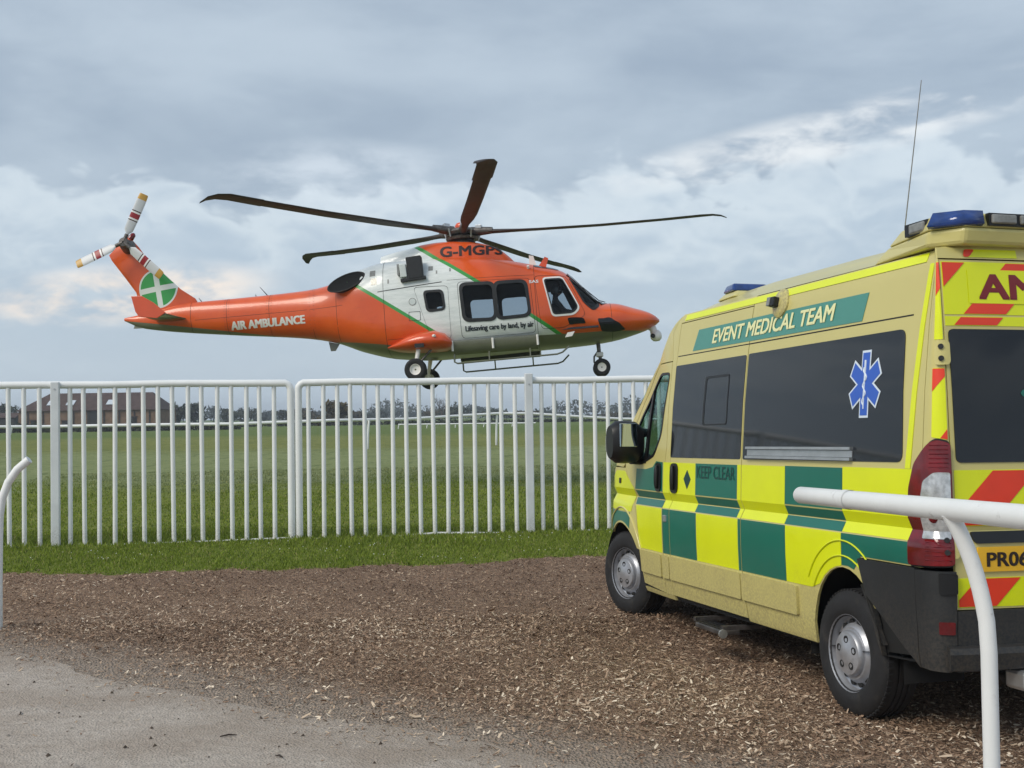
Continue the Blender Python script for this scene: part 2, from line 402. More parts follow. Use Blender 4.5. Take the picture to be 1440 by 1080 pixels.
def track_b(t, o, x, y):
    n = noise(t, mapped(t, o, (.7, 1.2, 1)), 1.3, 5, .6); f = noise(t, o, 95, 4, .72); g = noise(t, o, 16, 5, .7)
    v = N(t, 'ShaderNodeTexVoronoi'); v.inputs['Scale'].default_value = 70; t.links.new(o, v.inputs['Vector'])
    c = mixc(t, (f*.5+g*.5).smooth(.32, .68), srgb(166, 155, 145), srgb(208, 197, 186))
    c = mixc(t, n.smooth(.4, .66)*.5, c, srgb(158, 142, 128))
    c = mixc(t, g.smooth(.62, .74)*.3, c, srgb(118, 105, 94))
    bd = x*.604 + y*.797 - 4.68 + (n-.5)*.9 + (noise(t, o, 9, 4, .7)-.5)*.9
    c = mixc(t, bd.smooth(-.6, .15)*.8, c, mixc(t, f, srgb(142, 129, 117), srgb(182, 168, 155)))
    return c, f*.6 + g*.7 + X(t, v.outputs['Distance'])*.5
ground_mat('track_stone', track_b, bump=1.0, bdist=.02)

ys = np.unique(np.concatenate([np.linspace(-60, 12, 12), np.linspace(12, 60, 70), np.geomspace(60, 1500, 36)])); xs = np.unique(np.concatenate([-np.geomspace(40, 1500, 22), np.linspace(-40, 40, 65), np.geomspace(40, 1500, 22)]))
GX, GY = np.meshgrid(xs, ys); nx, ny = len(xs), len(ys)
Vg = np.stack([GX, GY, hz(GX, GY)], -1).reshape(-1, 3)
ii = (np.arange(ny-1)[:, None]*nx + np.arange(nx-1)[None, :]).ravel()
tag(fast_mesh('field', Vg, np.stack([ii, ii+1, ii+nx+1, ii+nx], 1), 'field_grass'), kind='structure')
bpy.data.objects['field'].data.polygons.foreach_set('use_smooth', [True]*((nx-1)*(ny-1)))
def sheet(name, poly, z, m):
    bm = bmesh.new(); vv = [bm.verts.new((*p, z)) for p in poly]
    ed = [bm.edges.new((vv[i], vv[(i+1) % len(vv)])) for i in range(len(vv))]
    bmesh.ops.triangle_fill(bm, use_beauty=True, edges=ed); bmesh.ops.recalc_face_normals(bm, faces=bm.faces)
    for f in bm.faces:
        if f.normal.z < 0: f.normal_flip()
    me = bpy.data.meshes.new(name); bm.to_mesh(me); bm.free()
    return tag(obj(name, me, None, m), kind='structure')
gx = np.linspace(-25, 30, 900)
bed = [(x, float(grass_edge(x))) for x in gx] + [(30, -20), (-25, -20)]
sheet('woodchip_bed', bed, .006, 'chip_bed')
te = []
for yy in np.linspace(16.5, -17, 420):
    te.append((float(track_edge(yy)) + .10*math.sin(yy*2.3)+.06*math.sin(yy*6.1+.6)+random.uniform(-.035, .035), yy))
te = [p for p in te if p[1] < grass_edge(p[0])-.3 or p[1] < 12.5]
te = [p for p in te if p[1] < 12.6]
sheet('gravel_track', te + [(-24.5, -17), (-24.5, 12.6)], .012, 'track_stone')

# ---- loose wood chips (one mass) : bent slivers lying at random tilts
def chips(n, xr, yr, lmin, lmax, seed, keep=None, z0=.012):
    r = np.random.default_rng(seed)
    x = r.uniform(*xr, n); y = yr[0] + (yr[1]-yr[0])*r.random(n)**1.0
    d = (x - track_edge(y))*.62                                   # distance from the track border
    clump = np.sin(x*1.7+.4*np.sin(y*2.1))*np.sin(y*1.9+.7*np.sin(x*1.3))*.5+.5
    p = np.clip((d+.38+.35*(clump-.5))/1.15, 0, 1)**1.6
    p = np.where(d < -.55, .006, p)
    p = p*np.clip((grass_edge(x)-y)/.45+.35, 0, 1)**1.5
    k = r.random(n) < p; x, y, d, clump = x[k], y[k], d[k], clump[k]; n = len(x)
    L = lmin + (lmax-lmin)*r.random(n)**2.2; W = L*r.uniform(.12, .42, n); yaw = r.uniform(0, math.pi, n)
    tilt = r.normal(0, .28, n); roll = r.normal(0, .35, n); bend = r.normal(0, .07, n)*L
    ca, sa = np.cos(yaw), np.sin(yaw); z = z0 + np.abs(np.sin(tilt))*L*.45 + r.random(n)*.016*np.clip(d+.6, .1, 1)
    V = np.zeros((n, 6, 3)); tap = r.uniform(.35, 1, n)
    for i, (a, b) in enumerate(((-.5, -.5), (-.5, .5), (0, .5), (.5, .5), (.5, -.5), (0, -.5))):
        w = b*W*(tap if a > 0 else 1.0); l = a*L
        V[:, i, 0] = x + l*ca - w*sa; V[:, i, 1] = y + l*sa + w*ca
        V[:, i, 2] = z + l*np.sin(tilt) + w*np.sin(roll) + (bend if a == 0 else 0)
    V[:, :, 2] = np.maximum(V[:, :, 2], .0135)
    base = np.arange(n)*6; Fc = np.concatenate([np.stack([base, base+1, base+2, base+5], 1), np.stack([base+5, base+2, base+3, base+4], 1)])
    pal = np.array([srgb(82, 64, 52), srgb(116, 93, 76), srgb(144, 118, 98), srgb(170, 145, 122), srgb(200, 179, 155), srgb(232, 216, 194)])
    light = np.clip(.68 - .050*(y-6.5) + .34*(clump-.5) - .15*(np.abs(d-1.2) > 2.2), .22, .8)
    q = np.clip(r.normal(light*3.6, 1.4, n), 0, 4.99); i0 = q.astype(int); fr = (q-i0)[:, None]
    tone = pal[i0]*(1-fr) + pal[i0+1]*fr
    return V.reshape(-1, 3), Fc, np.repeat(tone, 6, 0)
def stuff_join(name, parts, m, label, cat):
    Vs, Fs, Ts, b = [], [], [], 0
    for V, Fc, T in parts: Vs.append(V); Fs.append(Fc+b); Ts.append(T); b += len(V)
    return tag(fast_mesh(name, np.concatenate(Vs), np.concatenate(Fs), m, np.concatenate(Ts)), label, cat, kind='stuff')
stuff_join('wood_chips', [chips(290000, (-5.2, 5.2), (3.6, 10.0), .008, .038, 1), chips(130000, (-8, 6.5), (9.0, 14.3), .012, .040, 2), chips(300, (-5, 5), (4.5, 11), .045, .075, 3)],
           'chip', 'loose brown and pale wood chips spread over the parking strip', 'wood chips')
# ---- pebbles and crumbs on the track
n = 5200; r = np.random.default_rng(11); px_ = r.uniform(-7, 2.5, n); py_ = r.uniform(3.0, 11.5, n)
k = px_ < track_edge(py_)+.15; px_, py_ = px_[k], py_[k]; n = len(px_); sz = .003+.016*r.random(n)**4
oc = np.array([(1, 0, 0), (-.4, .9, 0), (-.5, -.8, 0), (.1, 0, .8)]); yaw = r.uniform(0, 6.28, n); ca, sa = np.cos(yaw), np.sin(yaw)
V = np.zeros((n, 4, 3)); j = r.uniform(.6, 1.3, (n, 4))
for i in range(4):
    V[:, i, 0] = px_ + sz*j[:, i]*(oc[i, 0]*ca-oc[i, 1]*sa); V[:, i, 1] = py_ + sz*j[:, i]*(oc[i, 0]*sa+oc[i, 1]*ca); V[:, i, 2] = .0135 + sz*oc[i, 2]*j[:, i]
b = np.arange(n)*4; Fc = np.concatenate([np.stack([b, b+1, b+3], 1), np.stack([b+1, b+2, b+3], 1), np.stack([b+2, b, b+3], 1)])
pt = np.where(r.random((n, 1)) < .3, np.array([srgb(80, 70, 62)]), np.array([srgb(170, 162, 152)]))*r.uniform(.6, 1.15, (n, 1))
tag(fast_mesh('loose_stones', V.reshape(-1, 3), Fc, 'stone', np.repeat(pt, 4, 0)), 'small loose stones and crumbs lying on the grey track', 'stones', kind='stuff')
# ---- a few torn twigs on the track
for i, (x, y, a, L) in enumerate([(-1.55, 6.35, .3, .09), (-2.9, 6.9, 1.9, .06), (-1.2, 5.95, 2.6, .05)]):
    mb = MB(); c, s = math.cos(a), math.sin(a)
    mb.tube([(x-c*L/2, y-s*L/2, .018), (x, y+.008, .022), (x+c*L/2, y+s*L/2, .018)], [.003, .005, .002], 6)
    o = mb.build('twig', mat('twig_bark%d' % i, srgb(52, 42, 36), .9), None, 60)
    tag(o, ['dark crooked twig lying on the grey track, longest of three', 'dark twig on the grey track farthest from the ambulance', 'short dark twig on the grey track, shortest of three'][i], 'twig', 'twigs on the track')

# ---- grass blades
def blades(n, xr, yr, hmin, hmax, seed, wid=.006, pw=1.0, mask=None, tufty=True):
    r = np.random.default_rng(seed); x = r.uniform(*xr, n); y = yr[0]+(yr[1]-yr[0])*r.random(n)**pw
    if tufty:
        s = .12*r.normal(0, 1, n); tx = np.round(x/.22)*.22; x = np.where(r.random(n) < .35, tx+s*.5+.1*np.sin(tx*37+y), x)
    k = y > grass_edge(x) + r.normal(0, .10, n)
    x, y = x[k], y[k]; n = len(x)
    tall = .6+.4*np.sin(x*1.3+2*np.sin(y*.8))*np.sin(y*1.1+np.sin(x*.9))
    h = (hmin+(hmax-hmin)*r.random(n)**1.6)*np.clip(tall+.35, .5, 1.4)
    a = r.uniform(0, 6.283, n); ln = h*r.uniform(.15, .8, n); la = r.uniform(0, 6.283, n); w = wid*r.uniform(.6, 1.5, n)
    z = hz(x, y); V = np.zeros((n, 5, 3)); dx_, dy_ = np.cos(a)*w, np.sin(a)*w; lx, ly = np.cos(la)*ln, np.sin(la)*ln
    V[:, 0] = np.stack([x-dx_, y-dy_, z], 1); V[:, 1] = np.stack([x+dx_, y+dy_, z], 1)
    V[:, 2] = np.stack([x+dx_*.7+lx*.35, y+dy_*.7+ly*.35, z+h*.6], 1); V[:, 3] = np.stack([x-dx_*.7+lx*.35, y-dy_*.7+ly*.35, z+h*.6], 1)
    V[:, 4] = np.stack([x+lx, y+ly, z+h*.95], 1)
    b = np.arange(n)*5; Fc = np.concatenate([np.stack([b, b+1, b+2], 1), np.stack([b, b+2, b+3], 1), np.stack([b+3, b+2, b+4], 1)])
    c0 = np.array([[*srgb(82, 100, 32)]]); c1 = np.array([[*srgb(150, 166, 66)]]); c2 = np.array([[*srgb(164, 160, 100)]])
    q = np.clip(r.normal(.5, .28, (n, 1)), 0, 1); t = c0*(1-q)+c1*q
    far = np.clip((y-27+2*np.sin(x*.6))/4, 0, 1)[:, None]; t = t*(1-far)+far*(np.array([[*srgb(98, 110, 62)]])*(1-q)+np.array([[*srgb(152, 160, 112)]])*q)
    dr = (r.random((n, 1)) < .06); t = np.where(dr, c2, t)
    return V.reshape(-1, 3), Fc, np.repeat(t, 5, 0)
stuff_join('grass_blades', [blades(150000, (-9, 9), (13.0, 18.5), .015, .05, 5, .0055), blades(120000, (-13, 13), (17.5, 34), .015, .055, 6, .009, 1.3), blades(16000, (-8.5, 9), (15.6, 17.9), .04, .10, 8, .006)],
           'leaf', 'short green grass growing on both sides of the white fence', 'grass')
# tiny white flower heads in the verge
n = 260; r = np.random.default_rng(9); x = r.uniform(-7.5, 2, n); y = 13.6+3.0*r.random(n); k = np.sin(x*2.1+y*1.7)+np.sin(x*.9-y*3) > .2; x, y = x[k], y[k]; n = len(x)
V = np.zeros((n, 4, 3)); s = r.uniform(.004, .009, n); z = hz(x, y)+r.uniform(.035, .07, n)
for i, (a, b) in enumerate(((-1, 0), (0, -1), (1, 0), (0, 1))): V[:, i] = np.stack([x+a*s, y+b*s, z+b*s*.7], 1)
bb = np.arange(n)*4
tag(fast_mesh('daisies', V.reshape(-1, 3), np.stack([bb, bb+1, bb+2, bb+3], 1), 'leaf', np.tile(np.array([[.72, .74, .66]]), (n*4, 1))), 'tiny white daisies dotted in the grass verge', 'daisies', kind='stuff')

# ================================================================ white picket fence panels
FA, FB = Vector((-6.30, 16.21, 0)), Vector((.23, 17.22, 0)); fdir = (FB-FA).normalized(); fang = math.atan2(fdir.y, fdir.x)
def fpos(s): return FA + fdir*s
pk = MB(); pk.tube([(0, 0, -.03), (0, 0, 1.06), (0, 0, 2.19)], [.0315, .0315, .0315], 10); pk_me = pk.mesh('picket')
pk_me.materials.append(MAT['pvc_white']); pk_me.polygons.foreach_set('use_smooth', [True]*len(pk_me.polygons)); pk_me.set_sharp_from_angle(angle=R(50))
def fence_panel(s0, s1, posts, label, ends):
    e = empty('picket_fence', label, 'fence', 'white picket fence panels', loc=fpos(s0)); e.rotation_euler.z = fang; L = s1-s0
    # top rail, its ends bending down into the end posts
    pts = []
    if ends[0]:
        pts += [(0.055, 0, .0), (0.055, 0, 1.2), (.055, 0, 2.12)] + [(.055+.10*(1-math.cos(t)), 0, 2.12+.10*math.sin(t)) for t in (R(25), R(50), R(72))]
    else: pts += [(0, 0, 2.22)]
    pts += [(L*k/8, 0, 2.22+.006*math.sin(k*2.3)) for k in range(1, 8)]
    if ends[1]: pts += [(L-.055-.10*(1-math.cos(t)), 0, 2.12+.10*math.sin(t)) for t in (R(72), R(50), R(25))] + [(L-.055, 0, 2.12), (L-.055, 0, 1.2), (L-.055, 0, 0)]
    else: pts += [(L, 0, 2.22)]
    MB().tube(pts, .052, 14).build('top_rail', 'pvc_white', e, 60)
    MB().tube([(.08, 0, -.018), (L*.22, 0, -.012), (L*.3, 0, .022), (L/2, .0, -.02), (L*.8, 0, -.004), (L-.08, 0, .012)], .020, 8).build('bottom_rail', 'pvc_white', e, 60)
    r = random.Random(int(s0*10)+50)
    k0 = .20
    s = k0
    while s < L-.12:
        if not any(abs(s-p) < .09 for p in posts):
            o = obj('picket', pk_me, e); o.location = (s+r.uniform(-.006, .006), 0, 0); o.rotation_euler = (r.uniform(-.004, .004), r.uniform(-.006, .006), r.uniform(0, 3))
        s += .1985
    for p in posts:
        b = MB(); b.box((p, -.062, 1.12+(.03 if s0 > 0 else 0)), (.115, .085, 2.28+(.06 if s0 > 0 else 0))); b.build('post', 'pvc_grey', e, 0, .012)
        if p < 3:
            MB().box((p, -.1065, 1.42), (.075, .004, .05)).build('sticker', mat('sticker_grey', srgb(120, 132, 134), .5, var=.5, vscale=60), e)
        MB().tube([(p, -.108, 2.16), (p, -.112, 2.16)], .012, 8).build('bolt', 'alu', e)
    return e
# joint between the two panels sits at s = 3.19 ; posts at s = 0 and 6.61
SJ = 3.24
def fs(x): # s along fence from world x
    return (x-FA.x)/fdir.x
fence_panel(-3.4, SJ, [3.4], 'white picket fence panel with grey post standing in front of the brick barn', (1, 1))
fence_panel(SJ-.004, 9.9, [6.61-SJ+.004], 'white picket fence panel with tall grey post beside the ambulance front wheel', (1, 1))
fence_panel(9.912, 16.5, [3.3], 'white picket fence panel running on behind the ambulance', (1, 1))

# ================================================================ plastic rails near the track
def bend_pts(p0, p1, p2, n=8): return [tuple((1-t)**2*Vector(p0)+2*t*(1-t)*Vector(p1)+t*t*Vector(p2)) for t in [i/n for i in range(n+1)]]
e = empty('crowd_rail', 'scuffed white plastic guard rail on a bent post behind the ambulance', 'rail', loc=(1.75, 4.2, 0))
def rl(p): return tuple(Vector(p)-Vector((1.75, 4.2, 0)))
RA, RB = Vector((1.475, 6.05, 1.285)), Vector((1.72, 3.85, 1.355))
dirr = (RB-RA).normalized()
seg = [RA + dirr*k for k in (0, .012, .5, 1.0, 1.5, 2.0, 2.6, 3.2, 4.2)]
MB().tube([rl(p) for p in seg], [.039, .043, .043, .043, .043, .043, .043, .043, .043], 24).build('rail', 'pvc_scuffed', e, 40)
MB().lathe([(.0, 0), (.030, 0), (.030, .004)], 20).build('end_plug', 'pvc_grey', e, 40)
pl = [c for c in e.children if c.name.startswith('end_plug')][0]; pl.location = rl(RA-dirr*.003); pl.rotation_euler = dirr.to_track_quat('Y', 'Z').to_euler()
PT = RA + dirr*1.62                                             # where the post meets the rail
MB().lathe([(.0455, -.035), (.0455, .035)], 24).build('coupling', 'pvc_scuffed', e, 40)
cp = [c for c in e.children if c.name.startswith('coupling')][0]; cp.location = rl(RA+dirr*.62); cp.rotation_euler = dirr.to_track_quat('Y', 'Z').to_euler()
P2 = Vector((PT.x+.112, PT.y-.02, .92))
cv = bend_pts(PT+Vector((-.012, 0, -.01)), (PT.x+.085, PT.y, 1.16), P2) + [tuple(Vector((P2.x+.006, P2.y, z))) for z in (.8, .5, .2, -.05)]
MB().tube([rl(p) for p in cv], .0305, 18).build('post', 'pvc_scuffed', e, 40)

e = empty('bent_rail_post', 'bent white plastic rail post standing alone at the track edge', 'post', loc=(-4.275, 9.75, 0))
pts = [(0, 0, -.05), (0, 0, .4), (.005, 0, .75), (.012, 0, .95), (.035, 0, 1.09), (.085, 0, 1.22), (.16, 0, 1.325), (.258, 0, 1.405)]
MB().tube(pts, .033, 18).build('pipe', 'pvc_white', e, 40)
MB().tube([(.2575, 0, 1.4045), (.2600, 0, 1.4063)], .026, 16).build('end_plug', 'pvc_grey', e, 40)

# ================================================================ running rail far out on the course
def run_rail(name, pts, posts, label, rad=.055, h=1.27, lean=.0):
    e = empty(name, label, 'rail', 'running rails on the course', loc=(pts[0][0], pts[0][1], float(hz(pts[0][0], pts[0][1])))); b = Vector(e.location)
    P = []
    for i in range(len(pts)-1):
        for k in range(6):
            t = k/6; x = pts[i][0]*(1-t)+pts[i+1][0]*t; y = pts[i][1]*(1-t)+pts[i+1][1]*t; hh = pts[i][2]*(1-t)+pts[i+1][2]*t
            P.append(Vector((x, y, float(hz(x, y))+hh))-b)
    MB().tube(P, rad, 8).build('rail', 'pvc_white', e, 60)
    for (x, y, top, ln) in posts:
        z = float(hz(x, y))
        MB().tube([Vector((x, y, z-.05))-b, Vector((x+ln*.3, y, z+top*.55))-b, Vector((x+ln, y, z+top))-b], .05, 8).build('post', 'pvc_white', e, 60)
    return e
def bp(px, py, z):         # survey helper: point seen at photograph pixel (px,py) standing at height z
    d = _f + _r*((px-720)/FPX) + _u*((540-py)/FPX); t = (z-EYE)/d.z; return Vector((0, 0, EYE)) + d*t
def at(px, py, Y):
    d = _f + _r*((px-720)/FPX) + _u*((540-py)/FPX); return Vector((0, 0, EYE)) + d*(Y/d.y)
rp = []
for px, py, Y in [(-60, 600.5, 45), (60, 600, 46), (200, 597.5, 46), (330, 596, 46), (470, 591, 47), (570, 589.5, 49), (650, 584.5, 51), (700, 581.5, 52), (745, 581.5, 52.5), (800, 585, 53), (870, 589, 54), (1000, 590, 56), (1300, 588, 60)]:
    p = at(px, py, Y); rp.append((p.x, p.y, p.z-float(hz(p.x, p.y))))
pp = []
for pb, pt_, Y in [((10, 643), (16, 602), 45), ((117, 643), (121, 600), 46), ((421, 636), (423, 594), 46.5), ((517, 632), (519, 591), 47.8), ((698, 626), (699, 583), 52), ((780, 625), (779, 585), 52.8)]:
    a = at(*pb, Y); c = at(*pt_, Y); pp.append((a.x, Y, c.z-float(hz(a.x, Y)), c.x-a.x))
run_rail('running_rail', rp, pp, 'white running rail on slanting posts curving across the grass course', .06)
rp2 = []; pp2 = []
for px in (560, 600, 640, 680, 720, 760):
    p = at(px, 597-(px-560)*.012, 120); rp2.append((p.x, p.y, p.z-float(hz(p.x, p.y))))
    pp2.append((p.x, p.y, p.z-float(hz(p.x, p.y)), .1))
run_rail('running_rail', rp2, pp2, 'short low white rail far across the course near the bare tree', .07)

# ================================================================ barn
def barn():
    Y0 = 150.0; zb = float(hz(-54, 150))-.1
    xl, xr_ = at(22, 600, Y0).x, at(226, 600, Y0).x; W = xr_-xl; dep = 8.0; ze, zr = 3.15-zb, 5.35-zb
    e = empty('barn', 'long brick barn with brown hipped roof and three skylights', 'building', loc=(xl, Y0, zb))
    mat('barn_brick', srgb(118, 95, 78), .9, var=.22, vscale=1.2); mat('barn_roof', srgb(72, 56, 52), .85, var=.22, vscale=1.5)
    mat('barn_dark', srgb(34, 34, 36), .6, var=.3); mat('skylight', srgb(196, 204, 212), .25)
    b = MB(); b.box((W/2, dep/2, ze/2), (W-.5, dep-.5, ze)); b.build('wall', 'barn_brick', e)
    hip = 2.9
    v = [(0, 0, ze-.1), (W, 0, ze-.1), (W, dep, ze-.1), (0, dep, ze-.1), (hip, dep/2, zr), (W-hip*.75, dep/2, zr)]
    rf = MB().add(v, [(0, 1, 5, 4), (2, 3, 4, 5), (3, 0, 4), (1, 2, 5), (3, 2, 1, 0)]).build('roof', 'barn_roof', e)
    n = Vector((0, -(zr-ze), dep/2)).normalized(); mrot = Matrix.Rotation(math.atan2(zr-ze+.1, dep/2), 3, 'X')
    for px in (66, 93, 150):
        x = at(px, 570, Y0).x-xl; t = .42
        MB().box(Vector((x, dep/2*t, ze-.1+(zr-ze+.1)*t))+n*.06, (1.0, 1.2, .08), mrot).build('skylight', 'skylight', rf)
    for px, w, h0, h1 in ((130, 1.5, .4, ze-.25), (48, 1.1, .3, 1.6), (92, 1.1, .3, 1.5), (186, 1.0, .9, 1.9)):
        x = at(px, 590, Y0).x-xl
        d = MB().box((x, .235, (h0+h1)/2), (w, .07, h1-h0)).build('window', 'barn_dark', e)
        MB().box((x, .17, h1+.05), (w+.2, .08, .1)).build('lintel', 'barn_roof', d)
    for k in range(9):
        MB().box((W*(.08+.105*k), .20, ze/2-.1), (.16, .06, ze-.3)).build('timber', 'barn_dark', e)
barn()
p = at(-2, 600, 165)
e = empty('shed', 'low dark shed beside the brick barn', 'building', loc=(p.x, 165, .3))
MB().box((0, 1.5, 1.0), (4.4, 3, 2.0)).build('wall', 'barn_dark', e)
MB().add([(-2.4, -.2, 2.0), (2.4, -.2, 2.0), (2.4, 3.2, 2.0), (-2.4, 3.2, 2.0), (-2.4, 1.5, 2.7), (2.4, 1.5, 2.7)], [(0, 1, 5, 4), (2, 3, 4, 5), (0, 4, 3), (1, 2, 5), (3, 2, 1, 0)]).build('roof', 'barn_roof', e)

# ================================================================ far trees and hedges
mat('bark', srgb(70, 62, 56), .9, var=.2)
def leaves(cl, n, size, c0, c1, seed):
    """leaf-sized faces spread through clumps (cx,cy,cz,rx,ry,rz)"""
    r = np.random.default_rng(seed); cl = np.array(cl); wts = cl[:, 3]*cl[:, 5]; i = r.choice(len(cl), n, p=wts/wts.sum())
    u = r.normal(0, 1, (n, 3)); u /= np.linalg.norm(u, axis=1)[:, None]; rad = r.random(n)[:, None]**.45
    P = cl[i, :3]+u*rad*cl[i, 3:6]; P[:, 2] = np.maximum(P[:, 2], .05)
    a, b = r.normal(0, 1, (n, 3)), r.normal(0, 1, (n, 3)); s = size*r.uniform(.5, 1.5, (n, 1))
    a /= np.linalg.norm(a, axis=1)[:, None]; b /= np.linalg.norm(b, axis=1)[:, None]
    V = np.stack([P-a*s, P+b*s*.6, P+a*s, P-b*s*.6], 1).reshape(-1, 3)
    q = np.clip(r.normal(.45, .28, (n, 1)), 0, 1); T = np.array([c0])*(1-q)+np.array([c1])*q
    k = np.arange(n)*4; return V, np.stack([k, k+1, k+2, k+3], 1), np.repeat(T, 4, 0)
def tree(px, top, Y, w, c0, c1, label, group, seed, n=900, kind='tree', leaf=.33, base=None):
    r = random.Random(seed); b = at(px, 600, Y); z0 = float(hz(b.x, Y))-.05; h = at(px, top, Y).z-z0; W = w*Y/FPX
    e = empty(kind.replace(' ', '_'), label, kind, group, loc=(b.x, Y, z0))
    lo = .12 if kind == 'bush' else .34
    cl = []
    for k in range(11):
        a = r.uniform(0, 6.28); q = r.random()**.5*.34; zz = r.uniform(lo, .86)
        wd = W*(.20+.14*math.sin(min(1, max(0, zz))*2.8)); cl.append((math.cos(a)*q*W, math.sin(a)*q*W, zz*h, wd, wd, min(h*.2, wd*1.1)))
    cl.append((0, 0, h*.8, W*.22, W*.22, h*.2)); cl.append((0, 0, h*.4, W*.34, W*.34, h*.28))
    V, Fc, T = leaves(cl, n, leaf, c0, c1, seed)
    fast_mesh('crown', V, Fc, 'leaf', T, e)
    t = MB(); t.tube([(0, 0, 0), (.1, 0, h*.3), (-.1, .1, h*.55), (.1, .1, h*.8)], [h*.035, h*.028, h*.018, h*.006], 7)
    for k in range(5):
        a = r.uniform(0, 6.28); s = h*r.uniform(.25, .5); t.tube([(0, 0, s), (math.cos(a)*W*.15, math.sin(a)*W*.15, s+h*.16), (math.cos(a)*W*.3, math.sin(a)*W*.3, s+h*.26)], [h*.014, h*.009, h*.003], 5)
    t.build('trunk', 'bark', e, 60); return e
def bare_tree(px, top, Y, w, label, seed, tone=srgb(92, 86, 84)):
    r = random.Random(seed); b = at(px, 600, Y); z0 = float(hz(b.x, Y))-.05; h = at(px, top, Y).z-z0
    e = empty('tree', label, 'tree', 'trees beyond the course', loc=(b.x, Y, z0)); t = MB(); tw = MB(); sc = w*Y/FPX/h
    mname = 'bark_grey%d' % seed; mat(mname, tone, .95)
    def grow(p, d, L, rad, lev):
        q = p + d*L*.5 + Vector((r.uniform(-.1, .1), r.uniform(-.1, .1), 0))*L; en = p + d*L
        (t if lev < 3 else tw).tube([p, q, en], [rad, rad*.8, rad*.6], 5 if lev < 3 else 3, False)
        if lev >= 5: return
        for k in range(3 if lev else 5):
            a = r.uniform(0, 6.28); s = r.uniform(.35, .85); nd = (d + Vector((math.cos(a)*s*sc*1.1, math.sin(a)*s*sc*1.1, r.uniform(-.1, .3)))).normalized()
            grow(p + d*L*r.uniform(.55, 1), nd, L*r.uniform(.58, .78), rad*.55, lev+1)
    grow(Vector((0, 0, 0)), Vector((.03, 0, 1)), h*.34, h*.028, 0)
    t.build('trunk', mname, e, 60); tw.build('crown', mname, e); return e
G1 = ('trees beyond the course')
dk0, dk1 = srgb(48, 54, 48), srgb(92, 98, 82); br0, br1 = srgb(62, 58, 46), srgb(112, 102, 76); haze0, haze1 = srgb(62, 72, 74), srgb(104, 114, 112)  # blue-grey pair has distance haze mixed into the leaf colour
rt = random.Random(3)
tree(470, 564, 170, 52, srgb(58, 52, 34), srgb(118, 104, 66), 'round olive brown bush, broadest single crown on the far side of the course', None, 40, 1500, 'bush', .28)
tree(6, 566, 210, 34, dk0, dk1, 'grey green tree standing between the shed and the barn', None, 41)
tree(246, 569, 200, 30, dk0, dk1, 'grey green tree just past the barn gable, shorter of a pair', None, 42)
tree(272, 566, 215, 34, dk0, dk1, 'grey green tree past the barn gable, taller of a pair', None, 43)
bare_tree(621, 549, 190, 42, 'bare grey tree with spreading leafless branches, tallest on the skyline', 44)
bare_tree(607, 563, 215, 26, 'small bare tree close beside the tallest leafless tree', 45)
bare_tree(262, 571, 240, 20, 'thin bare tree rising behind the pair past the barn', 46)
# mixed belt of smaller trees along the skyline
rows = []
x = 300
while x < 900:
    rows.append((x, 572+rt.uniform(-4, 9) + (6 if x > 700 else 0) + (4 if x > 760 else 0), rt.uniform(260, 420), rt.uniform(22, 46))); x += rt.uniform(15, 26)
for x in (-130, -95, -60, -28): rows.append((x, 572+rt.uniform(-4, 6), 280, 40))
for i, (x, tp, Y, w) in enumerate(rows):
    c = (haze0, haze1) if Y > 320 else (dk0, dk1) if i % 3 else (br0, br1)
    place = 'behind the shed side of the barn' if x < 0 else 'between the barn and the round olive bush' if x < 447 else 'between the round bush and the bare tree' if x < 600 else 'past the bare tree towards the ambulance' if x < 870 else 'hidden behind the ambulance'
    tree(x, tp, Y, w, *c, ('distant haze tinted tree on the skyline ' if Y > 320 else 'dark green tree on the skyline ' if i % 3 else 'brown tinged tree on the skyline ') + place, G1, 100+i, 620, 'tree', .42)
# clipped hedge runs under the tree belt
def hedge(px0, px1, py0, py1, Y, label, seed, c0=srgb(44, 48, 34), c1=srgb(84, 88, 60)):
    a, b = at(px0, 600, Y), at(px1, 600, Y); z = float(hz(a.x, Y))-.05; h = at((px0+px1)/2, py0, Y).z-z
    e = empty('hedge', label, 'hedge', 'hedges around the course', loc=(a.x, Y, z)); L = b.x-a.x; r = random.Random(seed)
    cl = [(L*(k+.5)/26+r.uniform(-.4, .4), r.uniform(-.2, .2), h*.5, L/26, .9, h*.52*r.uniform(.8, 1.12)) for k in range(26)]
    V, Fc, T = leaves(cl, 1900, .26, c0, c1, seed); fast_mesh('foliage', V, Fc, 'leaf', T, e)
    t = MB()
    for k in range(12): t.tube([(L*(k+.5)/12, 0, 0), (L*(k+.5)/12+.1, 0, h*.7)], [.09, .05], 5)
    t.build('stems', 'bark', e)
hedge(-80, 60, 597, 606, 140, 'dark low hedge in front of the shed', 60)
hedge(62, 330, 599, 606, 138, 'dark low hedge in front of the brick barn', 61)
hedge(330, 640, 592, 602, 180, 'dark hedge below the olive brown bush', 62)
hedge(640, 960, 589, 598, 185, 'long dark hedge below the skyline to the side of the bare tree', 63)
hedge(960, 1500, 586, 594, 190, 'long dark hedge hidden mostly by the ambulance', 64)

